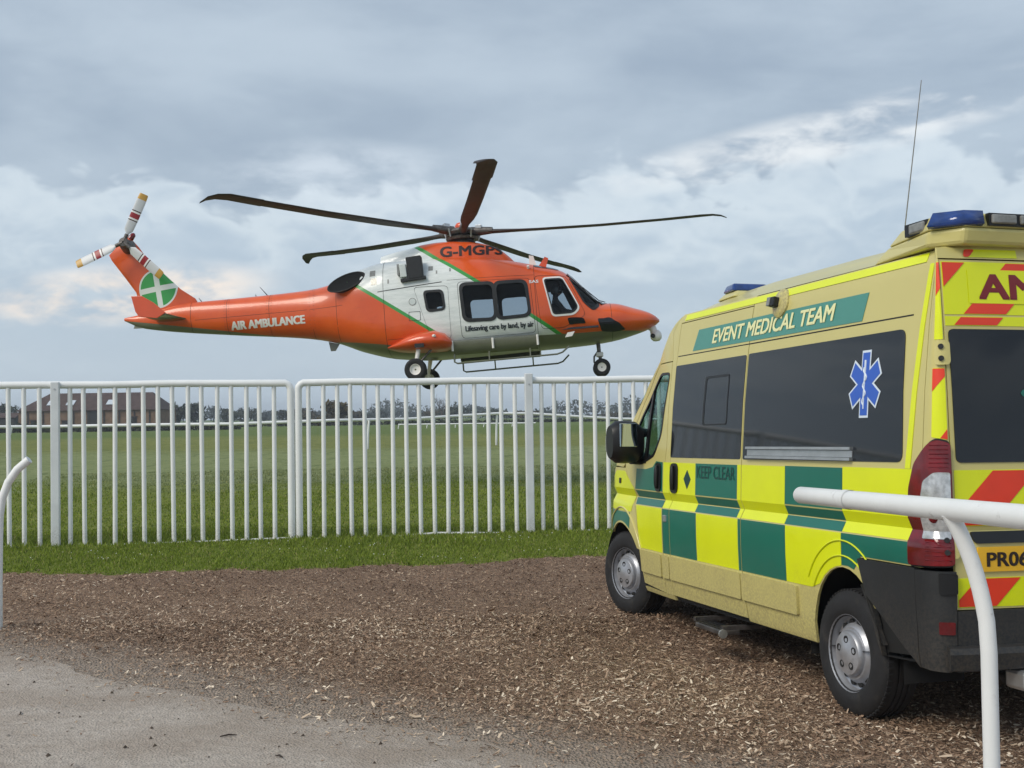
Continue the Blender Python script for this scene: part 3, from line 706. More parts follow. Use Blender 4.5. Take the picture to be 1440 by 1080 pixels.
# far-off wood that reads as one mass
r = random.Random(77); cl = []
for k in range(170):
    xx = -420 + k*5.2; yy = 470+60*math.sin(k*.21)+r.uniform(-10, 10); hh = 5.0+2.4*math.sin(k*.37)+1.6*math.sin(k*.9+1)+r.uniform(-.8, 1.2); cl.append((xx, yy, float(hz(xx, yy))+hh*.45, 4.2, 4.0, hh*.58))
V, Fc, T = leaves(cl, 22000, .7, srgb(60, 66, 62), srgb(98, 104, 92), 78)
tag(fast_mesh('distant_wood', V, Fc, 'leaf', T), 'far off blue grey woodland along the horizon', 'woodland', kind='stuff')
# damp spring air
hm = bpy.data.materials.new('haze_air'); hm.use_nodes = True; ht = hm.node_tree; ht.nodes.clear()
pv = N(ht, 'ShaderNodeVolumePrincipled'); pv.inputs['Color'].default_value = (.84, .91, 1.0, 1); pv.inputs['Density'].default_value = .0007; pv.inputs['Anisotropy'].default_value = .2
ho = N(ht, 'ShaderNodeOutputMaterial'); ht.links.new(pv.outputs[0], ho.inputs['Volume']); MAT['haze_air'] = hm
hb = MB().box((0, 700, 8), (3300, 1800, 18)).build('haze', 'haze_air'); tag(hb, 'thin pale haze lying over the whole course', 'haze', kind='stuff')

# ================================================================ helicopter (x forward, y port, z up; metres)
HO = Vector((-1.1123, 26.5813, 4.0174)); hef = Vector((.99729, -.04354, .05928)).normalized(); hpo = Vector((.04646, .99773, -.04876)); hpo = (hpo-hef*hpo.dot(hef)).normalized(); hez = hef.cross(hpo)
hlx = hef*.9935
HM = Matrix(((hlx.x, hpo.x, hez.x, HO.x), (hlx.y, hpo.y, hez.y, HO.y), (hlx.z, hpo.z, hez.z, HO.z), (0, 0, 0, 1)))
heli = empty('helicopter', 'orange and silver air ambulance helicopter hovering nose up behind the white fence', 'helicopter', mw=HM)
def paint(name, emblem=False):
    m = bpy.data.materials.new(name); m.use_nodes = True; t = m.node_tree; b = t.nodes['Principled BSDF']
    o = N(t, 'ShaderNodeTexCoord').outputs['Object']; s = N(t, 'ShaderNodeSeparateXYZ'); t.links.new(o, s.inputs[0])
    x, z = X(t, s.outputs[0]), X(t, s.outputs[2])
    b.inputs['Roughness'].default_value = .30; b.inputs['Coat Weight'].default_value = .35; b.inputs['Coat Roughness'].default_value = .06
    n = noise(t, o, 1.6, 5, .6); nf = noise(t, mapped(t, o, (.6, 1, 3)), 5, 5, .65)
    org = mixc(t, n.smooth(.3, .7), srgb(212, 80, 24), srgb(222, 92, 32)); org = mixc(t, nf.smooth(.56, .75)*.22, org, srgb(150, 66, 36))
    sil = mixc(t, nf.smooth(.35, .7), srgb(226, 230, 229), srgb(208, 214, 213)); grn = srgb(58, 150, 68)
    d1 = z + (x + 2.17)*.70 - .60; d2 = z + (x + .62)*.735 - 1.38
    issil = d1.gt(0)*d2.lt(0)
    c = mixc(t, issil, org, sil)
    c = mixc(t, (d1-.04).abs().lt(.045).max((d2+.04).abs().lt(.05))*d1.gt(-.2)*d2.lt(.2), c, grn)
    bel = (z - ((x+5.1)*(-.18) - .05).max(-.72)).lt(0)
    c = mixc(t, bel, c, srgb(112, 114, 98))  # silver-grey underside, darkened to olive: grass reflection painted into the colour
    soot = (x + 2.65).smooth(0.0, -.5, 0, 1)*(x+4.6).smooth(0, 1.6)*((z-.62).abs()).smooth(.22, 0)*noise(t, mapped(t, o, (.8, 1, 5)), 2.5, 5, .6).smooth(.35, .7)
    c = mixc(t, soot*.45, c, srgb(70, 48, 40))
    if emblem:
        ex, ez_ = x+6.98, z-1.12; rr = (ex.sq()+ez_.sq()).sqrt(); u = ex*.993+ez_*.12; v = ez_*.993-ex*.12
        cross = u.abs().lt(.062).max(v.abs().lt(.062))
        c2 = mixc(t, cross.max(rr.gt(.415)), srgb(48, 150, 66), srgb(214, 220, 214)); c = mixc(t, rr.lt(.455), c, c2)
    t.links.new(c, b.inputs['Base Color'])
    # faint panel waviness
    bn = N(t, 'ShaderNodeBump'); bn.inputs['Strength'].default_value = .06; bn.inputs['Distance'].default_value = .05
    t.links.new(noise(t, o, 2.5, 3, .5).s, bn.inputs['Height']); t.links.new(bn.outputs[0], b.inputs['Normal'])
    MAT[name] = m
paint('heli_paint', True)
mat('heli_orange', srgb(212, 78, 30), .3, coat=.5, var=.05, dirt=(srgb(150, 70, 40), 3, .58, .2))
mat('heli_silver', srgb(202, 209, 208), .3, coat=.5, var=.04, dirt=(srgb(120, 124, 122), 4, .6, .3))
mat('heli_black', srgb(26, 27, 29), .5, var=.2, vscale=8); mat('heli_white', srgb(232, 228, 224), .35, coat=.3)
mat('exhaust_soot', srgb(30, 27, 26), .7, var=.4, vscale=6)
mat('blade_grey', srgb(54, 46, 43), .55, var=.18, vscale=2.2, dirt=(srgb(84, 66, 56), 1.5, .5, .4))
mat('hub_metal', srgb(96, 92, 90), .45, metal=.6, var=.4, vscale=14); mat('grey_grass_reflect', srgb(104, 106, 90), .22, coat=.5, var=.06)  # belly tone: grey skin with the green grass reflection mixed in
mat('letter_navy', srgb(34, 40, 52), .5); mat('letter_black', srgb(44, 18, 14), .5)
HX = [-7.82, -7.43, -6.9, -6.38, -5.13, -3.47, -2.89, -2.31, -1.53, -.56, .53, 1.32, 1.84, 2.22, 2.44, 2.80, 3.18, 3.48, 3.92, 4.13, 4.28, 4.40, 4.46]
HT = [.51, .56, .66, .74, .76, .81, .90, 1.12, 1.27, 1.27, 1.22, 1.06, .93, .83, .71, .35, -.02, -.05, -.19, -.26, -.33, -.41, -.47]
HB = [.44, .25, .14, .06, -.10, -.31, -.45, -.69, -.90, -.99, -.98, -.965, -.955, -.95, -.945, -.93, -.90, -.86, -.76, -.70, -.64, -.57, -.52]
HW = [.03, .12, .18, .22, .32, .46, .62, .88, 1.07, 1.10, 1.10, 1.08, 1.05, 1.01, .98, .92, .85, .76, .57, .46, .35, .19, .04]
HN = [2.2, 2.2, 2.2, 2.2, 2.2, 2.3, 2.5, 2.9, 3.1, 3.1, 2.9, 2.6, 2.4, 2.3, 2.2, 2.1, 2.1, 2.2, 2.2, 2.2, 2.2, 2.1, 2.0]
def hsec(x):
    zt, zb, hw, n = (float(pchip(HX, a, x)) for a in (HT, HB, HW, HN))
    zc = zb + (zt-zb)*(.5 if x < -3 else .5-.10*min(1, (x+3)/1.5) if x < 2 else .40+.04*(x-2)); return zt, zb, zc, hw, n
def hring(x, th, off=0.0):
    zt, zb, zc, hw, n = hsec(x); s, c = math.sin(th), math.cos(th)
    hw = max(.004, hw+off); a = (zt-zc if s > 0 else zc-zb)+off
    return (x, -hw*math.copysign(abs(c)**(2/n), c), zc+a*math.copysign(abs(s)**(2/n), s))
def htheta(x, z):
    zt, zb, zc, hw, n = hsec(x); t = (z-zc)/((zt-zc) if z > zc else (zc-zb)); t = max(-.999, min(.999, t))
    return math.copysign(math.asin(abs(t)**(n/2)), t)
def HS(x, z, off=0.0): return hring(x, htheta(x, z), off)
def HP(x, z, off=0.0): p = HS(x, z, off); return (p[0], -p[1], p[2])
def dense(poly, step=.08):
    out = []
    for i in range(len(poly)):
        p, q = poly[i], poly[(i+1) % len(poly)]; k = max(1, int(math.hypot(q[0]-p[0], q[1]-p[1])/step))
        out += [(p[0]+(q[0]-p[0])*j/k, p[1]+(q[1]-p[1])*j/k) for j in range(k)]
    return out
WIN = {'cabin_window': [(.11, .475), (.79, .455), (.80, -.29), (.155, -.27)], 'cabin_window2': [(.865, .455), (1.50, .455), (1.55, -.26), (.885, -.28)],
       'rear_window': [(-.70, .385), (-.33, .375), (-.30, 0), (-.645, -.015)], 'door_window': [(1.92, .50), (2.33, .51), (2.64, -.18), (2.52, -.30), (2.08, -.31)],
       'quarter_window': [(2.50, .50), (2.60, .42), (3.10, -.10), (2.95, -.24), (2.80, -.08)]}
WR = {k: rounded(v, .13 if 'cabin' in k else .08, 5) for k, v in WIN.items()}
def grow(poly, d):
    c = np.mean(poly, 0); return [tuple(np.array(p)+(np.array(p)-c)/np.linalg.norm(np.array(p)-c)*d) for p in poly]
holes = []
for k, p in WR.items():
    st = [(x, htheta(x, z)) for x, z in dense(p)]; holes += [st, [(x, math.pi-th) for x, th in st]]
th0, th1 = -math.pi/2, 1.5*math.pi
XL = sorted(set(list(np.arange(-7.8, -2.6, .25))+list(np.arange(-2.6, 4.5, .075)))); TL = list(np.linspace(th0, th1, 57)[1:-1])
patch('fuselage', [(-7.82, th0), (4.46, th0), (4.46, th1), (-7.82, th1)], hring, 'heli_paint', heli, holes=holes, us=XL, vs=TL, smooth=40)
hin = [h for h in holes]
patch('cabin_lining', [(-1.3, th0), (3.12, th0), (3.12, th1), (-1.3, th1)], hring, 'interior', heli, off=-.045, holes=hin, us=XL[::2], vs=TL[::2], smooth=40)
MB().box((.9, 0, -.62), (4.3, 1.75, .04)).build('cabin_floor', 'interior', heli)
for k, p in WR.items():
    nm = k.replace('2', '')
    for S_, sd_ in ((HS, 0), (HP, 1)):
        g = patch('window_pane', dense(grow(p, .015)), S_, 'heli_glass', heli, off=-.012, us=XL, vs=np.arange(-.9, 1.2, .09), smooth=60)
        fw = .075 if 'cabin' in k else .05
        fm = 'heli_white' if 'door' in k else 'heli_black'
        patch(nm, dense(grow(p, fw)), S_, fm, heli, off=.012, rim=.02, holes=[dense(grow(p, -.012))], us=XL[::2], smooth=60)
        if 'door' in k: patch('window_seal', dense(grow(p, .004)), S_, 'heli_black', heli, off=.0155, rim=.012, holes=[dense(grow(p, -.035))], smooth=60)
# frame joints round the boom and cabin, and rivet rows beside them
for xj in (-6.2, -5.35, -4.35, -3.35, -2.75, -1.62, 1.72, 3.36):
    patch('panel_joint', [(xj-.004, th0), (xj+.004, th0), (xj+.004, th1), (xj-.004, th1)], hring, 'seam', heli, off=.0025, vs=TL, smooth=60)
mat('rivet', srgb(120, 70, 50), .5)
for xj in (-5.35, -4.35, -3.35):
    rv = MB()
    for k in range(16):
        for dx_ in (-.05, .05): p = Vector(hring(xj+dx_, R(-70+k*9), .001)); rv.box(p, (.012, .012, .012))
    tag(rv.build('rivets', 'rivet', heli), kind='stuff')
for S_ in (HS, HP):
    for z0, x0, x1 in ((.30, -6.1, -2.6), (-.58, -1.6, -.7), (.62, -.2, 1.7)):
        patch('panel_joint', dense([(x0, z0+.003), (x1, z0+.003), (x1, z0-.003), (x0, z0-.003)], .2), S_, 'seam', heli, off=.0022, us=XL, smooth=60)
# windscreen: two curved panes with a centre post
for sgn in (1, -1):
    f = (lambda x, th, off=0.0: hring(x, th, off)) if sgn > 0 else (lambda x, th, off=0.0: (lambda q: (q[0], -q[1], q[2]))(hring(x, th, off)))
    wb = lambda x: htheta(x, float(pchip(HX, HT, x))-.085)
    pl = [(2.50, wb(2.50)), (2.46, R(86.5)), (3.17, R(87)), (3.30, R(70)), (3.20, wb(3.2)), (2.95, wb(2.95)), (2.70, wb(2.70))]
    patch('windscreen', dense(rounded(pl, .03), .06), f, 'privacy_glass', heli, off=.010, rim=.012, us=XL, vs=TL, smooth=60)
    patch('overhead_window', dense(rounded([(1.72, R(62)), (1.74, R(78)), (2.30, R(80)), (2.24, R(66))], .06), .06), f, 'privacy_glass', heli, off=.008, us=XL, vs=TL, smooth=60)
    patch('chin_window', dense(rounded([(3.04, htheta(3.04, -.44)), (3.30, htheta(3.3, -.43)), (3.52, htheta(3.52, -.56)), (3.66, htheta(3.66, -.70)), (3.40, htheta(3.4, -.74)), (3.12, htheta(3.12, -.72))], .07), .06), f, 'privacy_glass', heli, off=.008, rim=.01, us=XL, vs=TL, smooth=60)
    patch('lower_window', dense(rounded([(2.38, htheta(2.38, -.40)), (2.74, htheta(2.74, -.42)), (2.78, htheta(2.78, -.54)), (2.42, htheta(2.42, -.55))], .05), .06), f, 'privacy_glass', heli, off=.008, rim=.01, us=XL, vs=TL, smooth=60)
    # door and panel outlines as thin dark joints
    for pts in ([(1.72, .60), (2.42, .58), (2.80, -.36), (2.30, -.60), (1.80, -.60)], [(.02, .56), (1.62, .55), (1.68, -.66), (.05, -.68)], [(-.95, .52), (-.18, .50), (-.18, -.66), (-.62, -.66)]):
        q = dense(rounded(pts, .1)); S_ = HS if sgn > 0 else HP
        patch('panel_joint', q, S_, 'seam', heli, off=.0028, holes=[dense(grow(rounded(pts, .1), -.009))], us=XL[::2], smooth=60)
for xx in (2.75,):
    a = [hring(x, R(90), .02) for x in np.linspace(2.45, 3.2, 8)]; MB().tube(a, .022, 6).build('windscreen_post', 'heli_black', heli, 60)
for sgn in (1, -1):                                            # A-pillars: dark edge beside the windscreen
    a = [hring(x, th, .012) for x, th in [(x, htheta(x, float(pchip(HX, HT, x))-.10)) for x in (2.44, 2.6, 2.8, 3.0, 3.18)]]
    MB().tube([(p[0], p[1]*sgn, p[2]) for p in a], .016, 6).build('windscreen_edge', 'heli_black', heli, 60)
MB().tube([hring(3.26, R(75), .03), hring(3.12, R(68), .05), hring(2.78, R(60), .045)], .010, 6).build('wiper', 'heli_black', heli)
MB().tube([hring(3.26, R(105), .03), hring(3.12, R(112), .05), hring(2.78, R(118), .045)], .010, 6).build('wiper', 'heli_black', heli)
# sill below the cabin and the footstep tube
for sg in (-1, 1):
    rings = []
    for x in np.linspace(-.16, 1.70, 6): rings.append([(x, sg*(.98), -.71), (x, sg*1.075, -.745), (x, sg*1.07, -.86), (x, sg*1.0, -.965), (x, sg*.90, -1.02), (x, sg*.75, -1.0)])
    MB().loft(rings).build('door_sill', 'grey_grass_reflect', heli, 60)
    for x in (-.17, .72, 1.70): MB().tube([(x, sg*1.10, -.72), (x, sg*1.085, -.95)], .026, 8).build('sill_clamp', 'heli_white', heli)
    st = MB().tube([(-.14, sg*1.06, -1.02), (-.14, sg*1.10, -1.19), (-.08, sg*1.10, -1.225), (1.0, sg*1.10, -1.205), (2.10, sg*1.10, -1.185), (2.22, sg*1.08, -1.15), (2.37, sg*.95, -1.02)], .020, 8).build('footstep', 'grey_grass_reflect', heli, 60)
    for x in (.62, 1.52): MB().tube([(x, sg*1.10, -1.21), (x, sg*1.0, -1.0)], .016, 6).build('step_strut', 'grey_grass_reflect', st)
# engine deck fairing under the rotor
PX = [-1.75, -1.4, -1.05, -.80, -.37, .12, .53, .90, 1.14, 1.30]; PT_ = [1.44, 1.51, 1.56, 1.62, 1.65, 1.63, 1.56, 1.43, 1.25, 1.08]; PW = [.30, .40, .45, .48, .50, .50, .46, .36, .24, .08]
def psec(x): return float(pchip(PX, PT_, x)), float(pchip(PX, PW, x))
def pring(x, th, off=0.0):
    zt, hw = psec(x); n = 3.6; s, c = math.sin(th), math.cos(th)
    return (x, -(hw+off)*math.copysign(abs(c)**(2/n), c)*(1.12-.12*max(0, s)), .85 + (zt-.85+off)*max(0, s)**(2/n))
patch('rotor_fairing', [(-1.75, 0), (1.30, 0), (1.30, math.pi), (-1.75, math.pi)], pring, 'heli_paint', heli, us=np.arange(-1.7, 1.3, .1), vs=np.linspace(0, math.pi, 30)[1:-1], smooth=40)
MB().loft([[pring(-1.75, t) for t in np.linspace(0, math.pi, 16)], [(-1.74, 0, .9)]*16], False, False).build('fairing_back', 'heli_silver', heli)
def PSf(x, z, off=0.0):
    zt, hw = psec(x); t = max(0, min(.995, (z-.85)/(zt-.85))); return pring(x, math.asin(t**1.8), off)
text('registration', 'G-MGPS', lambda a, b, d: PSf(-.36+a, 1.225+b*(1-.12*a/1.4), .006+d), 1.40, .26, 'letter_black', heli, .09)
text('lettering', 'AIR AMBULANCE', lambda a, b, d: HS(-5.27+a, .005+b, .006+d), 1.75, .19, 'heli_white', heli, .13)
text('lettering', 'Lifesaving care by land, by air', lambda a, b, d: HS(.14+a, -.57+b, .006+d), 1.50, .15, 'letter_navy', heli, .07)
text('lettering', 'SAS', lambda a, b, d: HS(1.60+a, .42+b, .006+d), .21, .07, 'heli_white', heli, .1)
# engine exhausts: oblique pipes opening aft and outward
for sg in (-1, 1):
    C_ = Vector((-2.44, sg*.75, .80)); ax = Vector((-.62, sg*.78, .06)).normalized(); a = Vector((.955, 0, .29)).normalized(); a = (a-ax*a.dot(ax)*.0); b = Vector((.10, sg*.45, -.9)).normalized()
    def el(ra, rb, d, n=28): return [C_ + ax*d + a*ra*math.cos(2*math.pi*k/n) + b*rb*math.sin(2*math.pi*k/n) for k in range(n)]
    ex = MB(); ex.loft([el(.36, .13, -.40), el(.43, .20, -.12), el(.45, .215, .06), el(.42, .19, .065), el(.40, .17, -.05)], True, False).build('exhaust', 'heli_silver' if False else 'exhaust_soot', heli, 50)
    dsk = MB(); dsk.loft([el(.425, .195, .055), el(.36, .15, .035), el(.01, .01, .025)], True, False).build('exhaust_throat', mat('throat_dark%d' % (sg+1), (.006, .006, .006), .9), [c for c in heli.children if c.name.startswith('exhaust')][-1], 50)  # black disc closes the mouth, standing in for the pipe's unlit depth
    # engine intake with dark mesh and its pale cheek
    MB().box((-.885, sg*1.00, .95), (.34, .26, .50), Matrix.Rotation(R(-4), 3, 'Y')).build('engine_intake', 'heli_black', heli, 0, .02)
    MB().box((-.93, sg*1.005, .70), (.56, .24, .07), Matrix.Rotation(R(-4), 3, 'Y')).build('intake_lip', 'heli_black', heli, 0, .01)
    MB().box((-1.145, sg*.99, .90), (.15, .25, .30), Matrix.Rotation(R(-4), 3, 'Y')).build('intake_cheek', 'heli_silver', heli, 0, .02)
    MB().box((-1.25, sg*1.0, .93), (.05, .20, .24)).build('intake_slot', 'lamp_grey', heli)
    S_ = HS if sg < 0 else HP
    for (x0, z0, w, h) in ((-1.86, .93, .13, .13), (-1.83, .73, .13, .15), (-1.50, .70, .03, .09), (-.55, .93, .10, .10), (-.42, .83, .03, .07), (-.12, .86, .03, .07)):
        patch('vent', [(x0-w/2, z0-h/2), (x0+w/2, z0-h/2), (x0+w/2, z0+h/2), (x0-w/2, z0+h/2)], S_, 'lamp_grey', heli, off=.006, rim=.01)
    for (x0, z0, rr) in ((-.98, .20, .085),):
        ck = [(x0+rr*math.cos(t), z0+rr*math.sin(t)) for t in np.linspace(0, 2*math.pi, 17)[:-1]]; patch('filler_cap', ck, S_, 'lamp_grey', heli, off=.006, rim=.008); patch('filler_cap_disc', [(x0+(p[0]-x0)*.82, z0+(p[1]-z0)*.82) for p in ck], S_, 'heli_silver', heli, off=.009, rim=.004)
    patch('service_hatch', rounded([(-1.08, -.02), (-.82, -.02), (-.82, -.22), (-1.08, -.22)], .02), S_, 'seam', heli, off=.003, holes=[rounded([(-1.07, -.03), (-.83, -.03), (-.83, -.21), (-1.07, -.21)], .02)])
    patch('deck_joint', [(-1.75, .49), (-.32, .60), (-.30, .585), (-1.75, .475)], S_, 'seam', heli, off=.004, us=XL)
    # sponson
    rings = []
    for x, zt, zb, yo in ((-1.60, -.74, -.78, 1.02), (-1.40, -.64, -.84, 1.16), (-1.15, -.53, -.88, 1.30), (-.85, -.465, -.90, 1.39), (-.55, -.45, -.91, 1.42), (-.32, -.53, -.90, 1.38), (-.19, -.66, -.86, 1.25), (-.16, -.74, -.80, 1.08)):
        zc = (zt+zb)/2; rings.append([(x, sg*(.72+(yo-.72)*max(0, math.cos(t))**.6 if math.cos(t) > 0 else .72), zc+(zt-zb)/2*math.sin(t)) for t in np.linspace(-math.pi/2, math.pi/2, 13)])
    sp = MB().loft(rings, True).build('sponson', 'heli_orange', heli, 50)
    MB().tube([(-.55, sg*1.40, -.62), (-.50, sg*1.43, -.62)], .03, 8).build('navigation_light', 'heli_white', sp)
    MB().box((-.86, sg*1.36, -.80), (.20, .08, .08)).build('wheel_slot', 'heli_black', sp)
    # main gear
    MB().tube([(-.90, sg*1.12, -.80), (-.97, sg*1.16, -1.12), (-.98, sg*1.18, -1.31)], [.055, .045, .04], 10).build('main_gear_leg', 'heli_white', heli, 50)
    MB().tube([(-.62, sg*1.1, -.86), (-.95, sg*1.16, -1.2)], .025, 8).build('main_gear_brace', 'hub_metal', heli, 50)
    w = MB().lathe([(.02, -.03), (.10, -.035), (.115, -.075), (.125, -.075), (.125, .075), (.115, .075), (.10, .035), (.02, .03)], 28, 'y', (-.98, sg*1.30, -1.31)).build('main_wheel', 'heli_white', heli, 40)
    MB().lathe([(.12, -.075), (.18, -.10), (.225, -.085), (.243, -.04), (.243, .04), (.225, .085), (.18, .10), (.12, .075)], 32, 'y', (-.98, sg*1.30, -1.31)).build('tyre', 'rubber', w, 60)
# nose gear
MB().tube([(3.04, 0, -.85), (3.05, 0, -1.12), (3.07, 0, -1.28)], [.05, .045, .04], 10).build('nose_gear_leg', 'hub_metal', heli, 50)
MB().tube([(3.05, 0, -1.05), (2.93, 0, -1.2), (2.92, 0, -1.32), (3.02, 0, -1.42)], .022, 8).build('torque_link', 'hub_metal', heli, 50)
MB().box((3.06, 0, -1.16), (.16, .18, .10)).build('gear_collar', 'heli_white', heli, 0, .02)
for sg in (-1, 1):
    MB().tube([(3.07, 0, -1.28), (3.08, sg*.10, -1.30), (3.08, sg*.11, -1.46)], .02, 8).build('fork', 'hub_metal', heli, 50)
    w = MB().lathe([(.015, -.02), (.09, -.03), (.10, -.05), (.10, .05), (.09, .03), (.015, .02)], 24, 'y', (3.08, sg*.16, -1.46)).build('nose_wheel', 'heli_white', heli, 40)
    MB().lathe([(.10, -.05), (.15, -.07), (.185, -.055), (.195, -.02), (.195, .02), (.185, .055), (.15, .07), (.10, .05)], 28, 'y', (3.08, sg*.16, -1.46)).build('tyre', 'rubber', w, 60)
# camera turret under the nose
MB().tube([(4.18, 0, -.58), (4.30, 0, -.66), (4.32, 0, -.74)], [.07, .085, .09], 14).build('turret_mount', 'heli_white', heli, 50)
tb = MB().lathe([(.001, -.13), (.07, -.12), (.12, -.07), (.135, 0), (.12, .07), (.07, .12), (.001, .13)], 20, 'z', (4.36, 0, -.83)).build('camera_turret', 'heli_white', heli, 80)
MB().tube([(4.30, -.08, -.84), (4.27, -.15, -.84)], .05, 12).build('turret_lens', 'heli_black', tb)
# tail fin
fin = [(.25, -6.05, -7.62, .13), (.60, -6.0, -7.50, .13), (.84, -6.14, -7.46, .12), (1.08, -6.47, -7.52, .11), (1.41, -6.79, -7.74, .10), (1.87, -7.23, -8.06, .10), (2.0, -7.32, -8.12, .10), (2.13, -7.40, -7.98, .10), (2.30, -7.54, -7.84, .09), (2.37, -7.63, -7.76, .06)]
rings = []
for z, le, te_, th in fin:
    ch = le-te_; pts = []
    for k in range(24):
        a = 2*math.pi*k/24; cx = (1-math.cos(a))/2; yy = th*math.sin(a)*(1-.55*cx)
        pts.append((le-ch*cx, -yy, z))
    rings.append(pts)
MB().loft(rings).build('tail_fin', 'heli_paint', heli, 60)
MB().tube([(-7.60, 0, 2.34), (-7.52, 0, 2.44), (-7.50, 0, 2.47)], [.07, .06, .02], 10).build('beacon', 'red_lens', heli, 60)
MB().lathe([(.02, -.28), (.10, -.28), (.14, -.1), (.17, .05)], 18, 'y', (-7.62, -.12, 2.14)).build('tail_gearbox', 'hub_metal', heli, 60)
# horizontal stabilisers with end plates
for sg in (-1, 1):
    rings = []
    for y in (.05, 1.12):
        le, te_ = (-6.28, -7.02) if y < .5 else (-6.46, -7.04)
        rings.append([(le-(le-te_)*(1-math.cos(a))/2, sg*y, .36+.05*math.sin(a)*(1-.4*(1-math.cos(a))/2)) for a in np.linspace(0, 2*math.pi, 17)[:-1]])
    MB().loft(rings).build('stabiliser', 'grey_grass_reflect', heli, 60)
    MB().prism([(-7.22, .80), (-6.98, .79), (-6.72, .62), (-6.46, .38), (-6.66, .27), (-7.06, .33), (-7.14, .45)], .035, lambda a, b, d: (a, sg*(1.12+d), b)).build('stabiliser_endplate', 'heli_orange', heli, 0, .008)
# main rotor
hub = Vector((.13, 0, 1.87))
def wl(d): d = Vector(d); return Vector((d.dot(hef), d.dot(hpo), d.dot(hez)))
MB().lathe([(.34, 1.55), (.26, 1.66), (.17, 1.72), (.15, 1.86)], 24, 'z', (.13, 0, 0)).build('rotor_mast', 'hub_metal', heli, 50)
MB().lathe([(.05, 1.66), (.36, 1.68), (.38, 1.73), (.30, 1.76), (.05, 1.77)], 24, 'z', (.13, 0, 0)).build('swashplate', 'hub_metal', heli, 40)
MB().lathe([(.05, 1.79), (.30, 1.81), (.34, 1.87), (.30, 1.93), (.14, 1.97), (.02, 1.98)], 24, 'z', (.13, 0, 0)).build('rotor_hub', 'hub_metal', heli, 40)
MB().lathe([(.15, 1.96), (.16, 2.02), (.12, 2.08), (.01, 2.11)], 20, 'z', (.13, 0, 0)).build('hub_cap', 'heli_orange', heli, 60)
tips = [(-5.30, -2.46, .53), (-4.55, 4.42, .11), (2.76, 5.30, -.18), (5.85, -1.27, .15), (.77, -6.03, .45)]
for d in tips:
    v = wl(d); L = v.length; e_ = v.normalized(); up_ = Vector((0, 0, 1)); ch = up_.cross(e_).normalized(); nn = e_.cross(ch)
    pit = R(6); c2 = ch*math.cos(pit) + nn*math.sin(pit); n2 = nn*math.cos(pit) - ch*math.sin(pit)
    secs = [(.62, .15, .07, 0, 0), (.95, .18, .06, 0, 0), (1.35, .31, .042, 0, 0), (1.8, .36, .036, 0, 0), (3.2, .36, .033, 0, 0), (4.6, .36, .031, 0, 0), (4.62, .41, .030, .0, 0), (L-.55, .40, .028, .0, 0), (L-.30, .34, .022, -.06, -.015), (L-.12, .27, .02, -.15, -.06), (L, .11, .012, -.27, -.13)]
    rings = []
    for s, cw, tk, sw, dr in secs:
        sag = -.10*math.sin(math.pi*min(1, s/L))
        c0 = hub + e_*s + nn*(dr+sag*.6) + c2*sw
        rings.append([c0 + c2*(cw*(.30-(1-math.cos(a))/2*1.0+.2)) + n2*tk*math.sin(a)*(1-.5*(1-math.cos(a))/2) for a in np.linspace(0, 2*math.pi, 15)[:-1]])
    bl = MB().loft(rings).build('rotor_blade', 'blade_grey', heli, 50)
    MB().tube([hub+e_*.22, hub+e_*.45, hub+e_*.72], [.11, .10, .075], 10).build('blade_cuff', 'hub_metal', bl, 40)
    MB().box(hub+e_*.40+nn*.09, (.14, .14, .10), Matrix((e_, ch, nn)).transposed()).build('damper', 'alu', bl, 0, .01)
    MB().tube([hub+e_*.34+ch*.16-nn*.18, hub+e_*.40+ch*.17+nn*.0], .018, 6).build('pitch_link', 'alu', bl)
# tail rotor
th_ = Vector((-7.58, -.46, 2.17))
MB().lathe([(.02, -.07), (.10, -.06), (.12, 0), (.10, .06), (.02, .08)], 18, 'y', th_).build('tail_rotor_hub', 'hub_metal', heli, 50)
def band_mat():
    m = bpy.data.materials.new('tail_blade'); m.use_nodes = True; t = m.node_tree; b = t.nodes['Principled BSDF']; b.inputs['Roughness'].default_value = .4
    s = N(t, 'ShaderNodeSeparateXYZ'); t.links.new(N(t, 'ShaderNodeTexCoord').outputs['Object'], s.inputs[0]); x = X(t, s.outputs[0])
    def rg(a, c): return x.gt(a)*x.lt(c)
    c = mixc(t, rg(.52, .76), srgb(206, 208, 212), srgb(228, 226, 226)); c = mixc(t, rg(.59, .71), c, srgb(150, 30, 40))
    c = mixc(t, rg(.525, .55).max(rg(.75, .775)), c, srgb(54, 22, 28)); c = mixc(t, x.gt(1.05), c, srgb(196, 152, 70)); t.links.new(c, b.inputs['Base Color'])
    MAT['tail_blade'] = m
band_mat()
for tx, tz in ((.46, .92), (-1.18, -.46), (.86, -.86)):
    ang = math.atan2(tz, tx); rings = []
    for s, cw in ((.10, .06), (.22, .08), (.30, .20), (.6, .22), (1.0, .22), (1.17, .20), (1.19, .17)):
        rings.append([(s, .022*math.sin(a)*(1-.4*(1-math.cos(a))/2), cw*(math.cos(a))/2) for a in np.linspace(0, 2*math.pi, 13)[:-1]])
    o = MB().loft(rings).build('tail_rotor_blade', 'tail_blade', heli, 50)
    o.matrix_local = Matrix.Translation(th_+Vector((0, -.03, 0))) @ Matrix.Rotation(-ang, 4, 'Y') @ Matrix.Rotation(R(14), 4, 'X')
    MB().tube([(.02, 0, 0), (.2, 0, 0)], .045, 8).build('blade_grip', 'hub_metal', o, 50)
